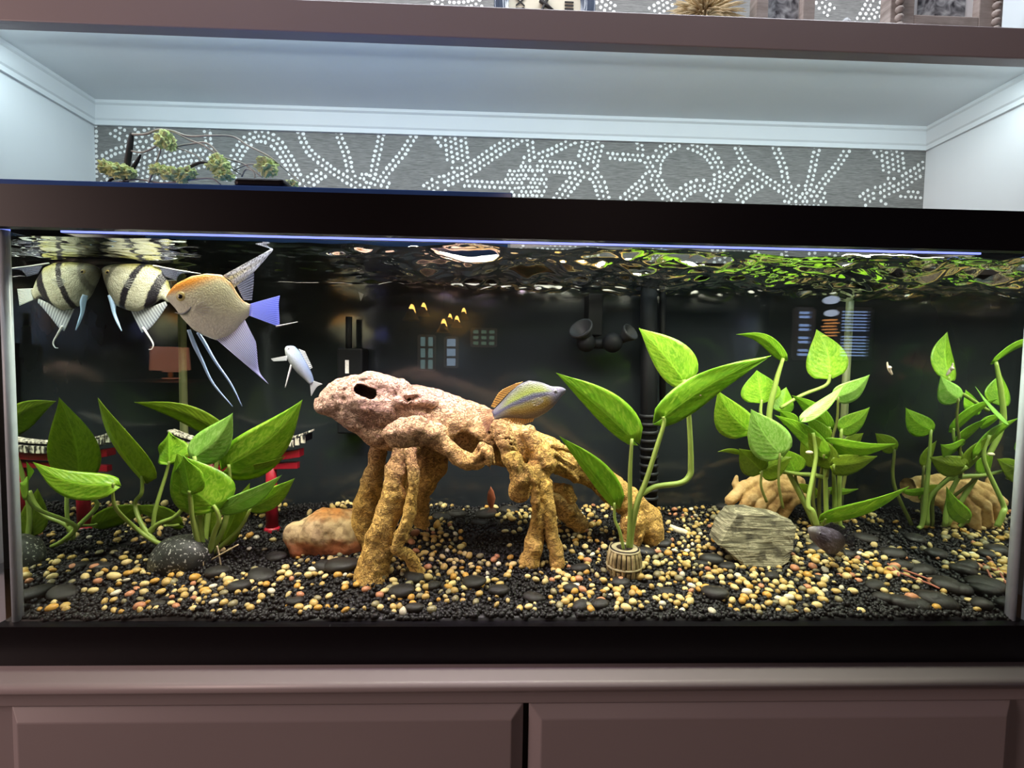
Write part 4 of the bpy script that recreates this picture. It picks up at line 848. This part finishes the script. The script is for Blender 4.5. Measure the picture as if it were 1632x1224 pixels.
WHITEF = finmat('fin_white', (.62, .62, .66), (.50, .54, .74), .72, 22); OR = finmat('fin_orange', (.55, .36, .12), (.66, .36, .08), .72, 26); CLEARF = finmat('fin_clear', (.4, .4, .4), (.5, .5, .5), .22, 10); PINKT = finmat('fin_pink', (.50, .22, .16), (.42, .20, .16), .38, 20); DARKF = finmat('fin_dark', (.04, .03, .05), (.02, .018, .03), .6, 18); SILF = finmat('fin_silver', (.50, .55, .62), (.55, .58, .62), .6, 18)
PALEB = plain('fin_ray_blue', (.36, .52, .80), .4, .4, var=.1); PALEW = plain('fin_ray_white', (.62, .62, .66), .4, .4)
ORB = plain('back_edge_orange', (.55, .36, .14), .4)
g = Fish('pale angelfish with orange head and blue tail facing left', (267,475), (398,494), .030, .030,
    [(267,473),(274,462),(283,453),(306,442),(331,438),(355,440),(371,453),(380,470),(389,481),(398,485)], [(267,478),(274,485),(281,493),(291,508),(306,524),(322,533),(343,541),(361,536),(375,526),(386,512),(398,502)], 13, fishmat('gold_angelfish_skin', c_gold, .4, .0), (297,474), 8)
g.fin('dorsal_fin', [(352,441),(366,446),(374,458)], [(432,397),(434,400),(406,432)], PATT, 0); g.fin('dorsal_membrane', [(374,446),(380,462),(388,478)], [(404,426),(404,446),(401,478)], SMOKE, 1)
g.fin('tail_fin', [(396,485),(398,494),(397,503)], [(446,471),(443,488),(445,521)], BLUEF, 0, 3); g.thread('tail_filament', [(440,520),(456,517),(474,513)], [1.2,.9,.4], PALEW)
g.fin('anal_fin', [(345,541),(364,533),(389,508)], [(428,612),(411,590),(407,545)], BLUEW, 0, 4); g.thread('pelvic_fin', [(305,526),(314,550),(326,575),(343,610),(374,647)], [2.6,3.0,2.2,1.6,.6], PALEB, -6); g.thread('pelvic_fin', [(312,530),(322,545),(340,576),(365,612),(383,648)], [2.2,2.6,2.0,1.4,.5], PALEB, 5)
g.fin('pectoral_fin', [(318,490),(317,497)], [(332,481),(343,490),(341,500),(330,505)], CLEARF, -13.5); g.thread('gill_edge', [(287,499),(299,501),(309,495),(315,486)], [.6,1.6,1.6,.6], IRISD, -11.6); g.thread('mouth', [(266,475.5),(270,477),(274,479)], [.8,.9,.4], IRISD, -1)
STR = fishmat('striped_angelfish_skin', c_striped)
b = Fish('silver angelfish with bold black stripes facing left behind the golden one', (165,431), (272,474), .134, .134,
    [(165,428),(172,424),(184,421),(214,420),(240,422),(256,430),(266,447),(272,464)], [(165,435),(171,452),(180,474),(190,487),(204,493),(221,497),(242,488),(258,476),(269,482)], 14, STR, (181,438), 4.5, IRIS)
b.fin('dorsal_fin', [(240,422),(252,425),(262,440)], [(318,436),(290,436),(280,446)], SMOKE); b.thread('dorsal_ray', [(244,423),(275,429),(300,433),(320,436)], [1.2,.9,.7,.3], PALEW)
b.fin('tail_fin', [(271,464),(272,482)], [(296,466),(294,492)], SILF); b.fin('anal_fin', [(208,494),(232,492),(264,480)], [(226,530),(238,522),(266,486)], WHITEF, 0, 3); b.thread('anal_filament', [(228,522),(236,534),(244,548),(242,556),(237,557)], [2,1.4,1,.7,.4], PALEW)
b.thread('pelvic_fin', [(182,473),(186,484),(188,500),(194,516),(200,529)], [3.6,4.0,2.4,1.8,.7], PALEB, -8); b.fin('pectoral_fin', [(206,453),(205,459)], [(216,446),(227,450),(226,460),(214,465)], CLEARF, -14.5)
s4 = Fish('small silvery fish swimming downward above the root head', (457,552), (497,611), .12, .12, [(457,550),(468,551),(479,562),(490,580),(498,600),(500,608)], [(454,555),(456,566),(463,580),(474,594),(486,605),(494,613)], 7.5, fishmat('silver_fish_skin', c_silver, .3, .2), (461,557), 2.2, IRISD)
s4.fin('tail_fin', [(500,607),(494,613)], [(514,612),(505,617),(496,631)], SILF); s4.fin('pectoral_fin', [(459,568),(458,576)], [(433,573),(437,577)], SILF, -7); s4.thread('pelvic_fin', [(465,582),(460,600),(455,618)], [1.6,1.2,.5], PALEW, -4); s4.fin('dorsal_fin', [(476,556),(494,588)], [(486,560),(498,586)], SILF)
r5 = Fish('yellow green rainbowfish with orange fins hovering over the root back', (902,621), (786,662), .085, .088, [(902,619),(890,616),(879,616),(868,611),(858,608),(843,606),(828,612),(812,626),(797,643),(786,654)], [(902,624),(896,631),(883,647),(870,658),(855,666),(838,668),(822,666),(806,666),(795,668),(786,669)], 8, fishmat('rainbowfish_skin', c_rain, .4, .0), (885,624), 3.2, IRISD)
r5.fin('dorsal_fin', [(834,608),(812,625),(788,650)], [(822,611),(797,624),(782,648)], OR); r5.fin('anal_fin', [(852,665),(828,664),(798,665)], [(849,672),(828,677),(797,667)], OR); r5.fin('tail_fin', [(787,653),(786,668)], [(757,647),(766,668),(776,692)], PINKT, 0, 4); r5.fin('pectoral_fin', [(866,637),(865,641)], [(858,633),(848,637),(849,645),(857,647)], CLEARF, -8.5)
d6 = Fish('dark purple grey fish with iridescent flank low beside the slate slab', (1290,845), (1346,864), .085, .10, [(1290,842),(1294,839),(1308,838),(1326,841),(1338,846),(1346,854)], [(1290,850),(1295,862),(1304,873),(1318,883),(1330,884),(1340,876),(1346,872)], 11, fishmat('dark_fish_skin', c_dark, .3, .3), (1299,848), 3, IRISD)
d6.fin('tail_fin', [(1345,854),(1346,872)], [(1362,850),(1358,878)], DARKF); d6.fin('dorsal_fin', [(1312,839),(1344,853)], [(1326,832),(1356,845)], DARKF); d6.fin('anal_fin', [(1316,882),(1343,875)], [(1332,898),(1350,886)], DARKF)
ocol = plain('small_orange_skin', (.42, .13, .07), .4, .4, var=.3, sc=200)
o7 = Fish('tiny orange red fish seen behind the root arch near the gravel', (782,775), (784,810), .235, .235, [(782,775),(787,783),(790,794),(787,806),(785,810)], [(782,775),(777,786),(776,798),(780,808),(782,810)], 5, ocol, None); o7.fin('tail_fin', [(781,808),(787,808)], [(776,818),(792,817)], PINKT)
# ------------------------------------------------------------------ decorative branch lying on the lid
Yl = .25; TW2 = plain('branch_bark', (.34, .32, .28), .8, .2, var=.4, sc=80); TWD = plain('branch_dark', (.02, .018, .017), .7, .3)
MOSS = plain('moss_green', (.52, .60, .26), .8, .1, var=.35, sc=300)
br = thing('moss_tree', (at(196,420,Yl)[0], Yl, HT), 'small bare twig tree with pale green mossy puffs standing on the tank lid', 'plant')
foot = at(196, 420, Yl); v, f = lathe([(.03, HT+.0075-foot[2]), (.03, HT+.018-foot[2]), (.012, max(.004, .026+HT-foot[2]))], foot, 20); obj('base', v, f, TWD, br)
for P, r in (([(200,296),(203,262),(208,228),(210,212)], [4,4.4,4,2.6]), ([(208,214),(232,214),(252,207),(275,209),(300,217),(340,216),(372,218),(395,232),(430,250),(460,275),(490,298)], [1.8,1.8,1.8,1.7,1.6,1.5,1.4,1.3,1.2,1,.6]), ([(275,209),(300,222),(325,232),(350,250),(372,270),(384,278)], [1.4,1.3,1.3,1.2,1.1,.8]), ([(206,240),(226,243),(244,236),(256,228),(272,234),(300,230),(330,228),(355,250),(390,262),(420,285)], [1.4]*9+[.6]),
             ([(235,298),(245,270),(256,240),(254,228)], [1.6,1.4,1.2,.8]), ([(304,265),(320,259),(335,260)], [2.4,2,1]), ([(372,272),(395,262),(412,262)], [1.2,1,.7]), ([(280,235),(310,246),(330,262)], [1.1,1,.6]), ([(180,292),(220,286),(262,292),(330,284),(352,294)], [1.4,1.4,1.3,1.2,.8]), ([(212,268),(220,255),(224,246)], [3,2.4,1.2]), ([(385,282),(392,270),(404,274),(408,290)], [1.2,1.1,1,.8]), ([(170,307),(175,288),(190,284)], [2.5,2,1]), ([(196,420),(200,340),(201,290)], [7,6,4.4])):
    v, f = tube([at(x, y, Yl+.004*math.sin(x*.07)) for x, y in P], [q/ppm(Yl) for q in r], 7, 5); obj('twig', v, f, TWD if r[0] > 2.2 else TW2, br)
for cx0, cy0, rx, ry in ((170,266,10,9),(190,273,15,9),(205,276,10,7),(263,222,12,12),(270,230,8,8),(252,270,11,8),(268,276,12,9),(288,280,13,9),(300,276,10,8),(345,254,9,8),(352,264,13,10),(340,265,9,6),(356,280,13,7),(425,266,14,12),(432,274,8,6),(464,294,9,6)):
    v, f = ico(4); nn = 1+.55*noise3(v+cx0, 3.2, 4)+.22*noise3(v+cx0, 8, 6); kk = 1/ppm(Yl); obj('moss_puff', at(cx0, cy0, Yl-.006)+v*nn[:, None]*np.array((rx, rx*.7, ry))*kk, f, MOSS, br, smooth=False)
# ------------------------------------------------------------------ things standing on the shelf, feet hidden by its front board
ZS = .8845
def wood2(name, a, b, sc): return m_rock(name, a, tuple((x+y)/2 for x, y in zip(a, b)), b, sc, layers=60, bump=.0006)
Y = .30; cx = at(868, 10, Y)[0]; R = 78/ppm(Y); zc = ZS+R+.002
CF1 = plain('clock_case', (.05, .065, .10), .25, .7, var=.25); CFACE = plain('clock_dial', (.62, .57, .44), .6, .2, var=.1, sc=40); INK = plain('clock_ink', (.015, .013, .012), .6, .2)
cl = thing('mantel_clock', (cx, Y, ZS), 'round dark rimmed clock with cream dial and black roman numerals on the shelf', 'clock')
v, f = lathe([(R*.93, -.03), (R, -.026), (R*1.0, .004), (R*.96, .010), (R*.91, .006), (R*.86, .014), (R*.80, .010), (R*.77, .003), (R*.72, .004), (R*.71, -.002), (.001, -.002)], (cx, Y, zc), 64, (0, -1, 0)); obj('case', v, f, CF1, cl)
v, f = lathe([(R*.71, .0), (R*.71, .001), (.001, .001)], (cx, Y, zc), 64, (0, -1, 0)); dial = obj('dial', v, f, CFACE, cl, smooth=False)
def text(name, s, size, mtx, m, parent):
    cu = bpy.data.curves.new(name, 'FONT'); cu.body = s; cu.size = size; cu.extrude = .0004; cu.align_x = 'CENTER'; cu.align_y = 'CENTER'; t = bpy.data.objects.new(name+'_tmp', cu); COL.objects.link(t)
    dg = bpy.context.evaluated_depsgraph_get(); me = bpy.data.meshes.new_from_object(t.evaluated_get(dg)); bpy.data.objects.remove(t); me.materials.clear(); me.materials.append(m); me.transform(mtx)
    o = bpy.data.objects.new(name, me); COL.objects.link(o); o.parent = parent; return o
for i, s in enumerate(['XII', 'I', 'II', 'III', 'IIII', 'V', 'VI', 'VII', 'VIII', 'IX', 'X', 'XI']):
    an = i*math.pi/6; q = (cx+R*.47*math.sin(an), Y-.0022, zc+R*.47*math.cos(an)); mt = Matrix.Translation(Vector(q)-wloc(dial))@Matrix.Rotation(math.pi/2, 4, 'X')@Matrix.Rotation(-an, 4, 'Z'); text('numeral', s, R*.26, mt, INK, dial)
for an, L, w in ((2.2, R*.30, .004), (3.6, R*.42, .003)):
    d = np.array((math.sin(an), 0, math.cos(an))); v, f = tube([np.array((cx, Y-.004, zc))-d*.01, np.array((cx, Y-.004, zc))+d*L], [w, w*.4], 6); obj('clock_hand', v, f, INK, dial)
v, f = boxv(cx-R*.45, cx+R*.45, Y-.005, Y+.035, ZS, ZS+.008); mod_bevel(obj('foot', v, f, CF1, cl, smooth=False), .002)
# sheaf of dried grass
Y = .235; gx0 = at(1128, 0, Y)[0]; DRY = plain('dry_straw', (.55, .44, .26), .7, .2, var=.3, sc=200)
gr = thing('dried_grass', (gx0, Y, ZS), 'spiky ball of dry straw coloured grass on the shelf', 'decoration'); rr = random.Random(4); st_ = []
for i in range(520):
    a = rr.uniform(0, 6.283); z = rr.uniform(-.35, 1); h = math.sqrt(1-z*z) if abs(z) < 1 else 0; d = np.array((math.cos(a)*h, math.sin(a)*h*.7, z)); c = np.array((gx0, Y+.01, ZS+.040)); L = rr.uniform(.045, .072)
    q = c+d*L+np.array((0, 0, -.010)); q[2] = max(q[2], ZS+.001); p1 = c+d*L*.6; p1[2] = max(p1[2], ZS+.001); v, f = tube([c, p1, q], [.0010, .0014, .0003], 4, 2); st_.append((v, f))
v, f = join(st_); o = obj('straw', v, f, DRY, gr); o['kind'] = 'stuff'
WG = wood2('weathered_wood', (.16, .13, .115), (.42, .37, .34), 16); PHOTO = N('grey_photo'); _o = PHOTO.obj(); PHOTO = PHOTO.done(PHOTO.bsdf(PHOTO.ramp(PHOTO.noise(_o, 42, 3, 1.), [(.35, (.06, .06, .07)), (.5, (.30, .31, .33)), (.65, (.55, .58, .60))]), .2, .5))
MATW = plain('white_mat', (.72, .74, .76), .6, .2, var=.03)
def frame(name, label, x0, x1, Y, h, w, mat, inner=None, photo=PHOTO, beads=False, outer=None):
    X0, X1 = at(x0, 0, Y)[0], at(x1, 0, Y)[0]; t = thing(name, ((X0+X1)/2, Y, ZS), label, 'picture frame'); d = .022
    for nm, b in (('frame_side', (X0, X0+w, ZS, ZS+h)), ('frame_side', (X1-w, X1, ZS, ZS+h)), ('frame_bottom', (X0+w, X1-w, ZS, ZS+w)), ('frame_top', (X0+w, X1-w, ZS+h-w, ZS+h))):
        v, f = boxv(b[0], b[1], Y, Y+d, b[2], b[3]); mod_bevel(obj(nm, v, f, mat, t, smooth=False), .0015)
    v, f = boxv(X0+w, X1-w, Y+d*.5, Y+d*.8, ZS+w, ZS+h-w); obj('mat_board', v, f, MATW, t, smooth=False)
    i = inner; v, f = boxv(X0+w+i, X1-w-i, Y+d*.45, Y+d*.5, ZS+w+i*.5, ZS+h-w-i); obj('photo', v, f, photo, t, smooth=False)
    if beads:
        for X in (X0+w*.33, X1-w*.33):
            for q in range(int(h/.0125)): v, f = ico(2); obj('bead', np.array((X, Y-.002, ZS+.007+q*.0125))+v*np.array((.0065, .006, .0062)), f, mat, t)
    return t
frame('picture_frame', 'weathered grey wooden box frame between the dry grass and the beaded frame', 1206, 1300, .225, .16, .020, WG, .002)
frame('picture_frame', 'grey wooden picture frame with carved bead strips down both sides', 1420, 1600, .218, .2, .040, WG, .014, beads=True)
frame('picture_frame', 'small thin white frame standing right of the weathered box frame', 1290, 1352, .235, .012, .004, MATW, .001) if False else None
Y = .228; bx = box('white_block', at(1302,0,Y)[0], at(1340,0,Y)[0], Y, Y+.03, ZS, ZS+.028, MATW, bevel=.002); tag(bx, 'small white block with dark top edge right of the weathered frame', 'block')
Yd = .205; v, f = lathe([(.0005, -.009), (.007, -.002), (.0075, .002), (.004, .008), (.0005, .009)], (at(1349,0,Yd)[0], Yd, ZS+.011), 8, (.2, 0, 1)); k = N('clear_crystal'); o = obj('crystal', v, f, k.done(k.bsdf((.85, .88, .9), .05, 1., **{'Transmission Weight': .6})), smooth=False, origin=(at(1349,0,Yd)[0], Yd, ZS)); tag(o, 'little faceted clear crystal sparkling at the shelf edge', 'ornament')
# ------------------------------------------------------------------ room things seen as reflections in the front pane
def mir(px, py, Yv):
    p = at(px, py, Yv); return np.array((p[0], -.012-p[1], p[2]))
BRASS = plain('brass', (.55, .35, .12), .3, .5, .9); CORD = plain('lamp_cord', (.02, .02, .02), .5); GLOW = emit('bulb_glow', (1, .52, .10), 26); SHG = emit('lit_shade', (1, .36, .20), 1.6)
for i, (x, y, s) in enumerate(((656,508,1.25),(675,501,1.05),(707,527,1.),(717,513,.8),(728,519,.9),(739,506,.9))):
    Yv = (2.75, 2.95, 2.7, 3.2, 2.9, 3.05)[i]; p = mir(x, y, Yv); q = s*.042; L = thing('pendant_lamp', p, 'glowing brass pendant lamp, number %s from the left in the reflected cluster' % ('one two three four five six'.split()[i]), 'lamp', None)
    v, f = lathe([(q*.15, q*1.9), (q*.35, q*1.5), (q*.55, q*.7), (q*.42, q*.1), (q*.05, 0)], p, 14); obj('bulb', v, f, GLOW, L)
    v, f = lathe([(q*.3, q*1.6), (q*1.1, q*.25), (q*1.15, q*.1), (q*.35, q*1.45)], p+np.array((0, .03, -.02)), 20); obj('shade', v, f, BRASS, L); v, f = tube([p+np.array((0, 0, q*1.8)), np.array((p[0], p[1], 1.7))], .004, 6); obj('cord', v, f, CORD, L)
WFR = plain('window_frame_white', (.45, .46, .48), .5)
def window(n, x0, x1, y0, y1, Yv, col, st, nx, ny, blinds=0):
    a, b = mir(x0, y0, Yv), mir(x1, y1, Yv); X0, X1, Z0, Z1 = min(a[0], b[0]), max(a[0], b[0]), min(a[2], b[2]), max(a[2], b[2]); y = a[1]
    w = box('window_%d' % n, X0, X1, y-.02, y-.01, Z0, Z1, emit('daylight_pane_%d' % n, col, st)); w['kind'] = 'structure'
    for i in range(nx+1): v, f = boxv(X0+(X1-X0)*i/nx-.012, X0+(X1-X0)*i/nx+.012, y-.015, y+.015, Z0, Z1); obj('window_frame', v, f, WFR, w, smooth=False)
    for i in range(ny+1): v, f = boxv(X0, X1, y-.012, y+.012, Z0+(Z1-Z0)*i/ny-.01, Z0+(Z1-Z0)*i/ny+.01); obj('window_frame', v, f, WFR, w, smooth=False)
    for i in range(blinds):
        z = Z0+(Z1-Z0)*(i+.5)/blinds; v, f = boxv(X0, X1, y+.018, y+.022, z-.005, z+.005); obj('slat', v, f, WFR, w, smooth=False)
window(1, 668, 692, 535, 590, 3.5, (.55, .8, .75), 1.8, 2, 3); window(2, 710, 728, 538, 585, 3.5, (.6, .75, .95), 3.0, 1, 3); window(3, 752, 790, 524, 552, 3.5, (.42, .62, .42), 1.6, 3, 3)
window(4, 1270, 1292, 492, 572, 2.2, (.42, .58, 1.), 5.0, 1, 4, 12); window(5, 1338, 1384, 492, 572, 2.2, (.42, .58, 1.), 4.5, 1, 2, 16)
p = mir(271, 606, 2.6); tl = thing('table_lamp', p, 'table lamp with glowing orange drum shade reflected at the left end', 'lamp'); q = .11
z0, z1 = mir(271, 590, 2.6)[2], mir(271, 553, 2.6)[2]; v, f = lathe([(q, z0-p[2]), (q*.92, z1-p[2])], p, 28); obj('lamp_shade', v, f, SHG, tl); v, f = lathe([(.03, 0), (.012, .02), (.014, z0-p[2]+.02)], p, 14); obj('lamp_base', v, f, BRASS, tl)
for y in (592, 603): c = mir(272, y, 2.6); v, f = lathe([(.05, -.003), (.05, .003)], c, 18); obj('rim', v, f, SHG, tl)
sb = box('side_table', p[0]-.3, p[0]+.3, p[1]-.25, p[1]+.25, -.78, p[2]-.002, RF); tag(sb, 'dark wooden side table under the orange lamp', 'table')
p = mir(1326, 480, 2.0); ch = thing('globe_pendant', p, 'pendant with two white glass globes and amber glow reflected over the leafy pothos', 'lamp'); WG2 = emit('white_globe', (.75, .82, 1), 5.); AMB = emit('amber_glow', (1, .40, .12), 5.)
for y, s in ((478, .040), (499, .034)): c = mir(1326, y, 2.0); v, f = ico(3); obj('globe', c+v*np.array((1, 1, .55))*s, f, WG2, ch)
for i, y in enumerate(range(510, 538, 5)): c = mir(1324+3*math.sin(i*2), y, 2.0); v, f = lathe([(.034, -.0025), (.034, .0025)], c, 14); obj('amber_tier', v, f, AMB, ch)
v, f = tube([p, (p[0], p[1], 1.7)], .005, 6); obj('cord', v, f, CORD, ch)

# ------------------------------------------------------------------ labels for the loose pebbles and stones: by look and by the nearest landmark
ORD = 'nearest,second nearest,third nearest,fourth nearest,fifth nearest,sixth nearest,seventh nearest,eighth nearest,ninth nearest,tenth nearest'.split(',')
MARK = [('speckled stone', (290, 895)), ('red rock', (512, 872)), ('big root leg', (590, 935)), ('middle root leg', (866, 890)), ('root tail end', (1040, 860)), ('small barrel', (1001, 910)), ('slate slab', (1205, 895)), ('purple grey fish', (1318, 880)),
        ('torii post', (433, 845)), ('left tank corner', (30, 985)), ('right tank corner', (1605, 990)), ('red twig', (1500, 925)), ('black intake pipe', (1036, 808)), ('shell fragment', (1088, 848)), ('orange fish', (783, 812))]
def unique_labels(objs, text):
    SIZES = {}
    for o in objs:
        d = sorted(((o.location.x-ground(*p)[0])**2+(o.location.y-ground(*p)[1])**2, n, p) for n, p in MARK)[0]; g = ground(*d[2])
        dx, dy = o.location.x-g[0], o.location.y-g[1]
        side = ('to the right of' if dx > 0 else 'to the left of') if abs(dx) > abs(dy) else ('behind' if dy > 0 else 'in front of')
        SIZES.setdefault((text(o), d[1], side), []).append((d[0], o.name, o))
    for (tx, n, side), L in SIZES.items():
        L.sort()
        for i, (_, _, o) in enumerate(L):
            o['label'] = '%s %s the %s, %s' % (tx, side, n, ORD[i] if i < 10 else 'number %d outward' % (i+1))
unique_labels([o for o in COL.objects if o.name.split('.')[0] == 'pebble'], lambda o: '%s %s pebble' % ('oblong' if o.data.name[-1] in '147' else 'flattish' if o.data.name[-1] in '258' else 'round', o['group'].split()[0]))
unique_labels([o for o in COL.objects if o.name.split('.')[0] == 'black_stone'], lambda o: '%s flat black stone' % ('small' if o.scale[0] < .0125 else 'larger'))
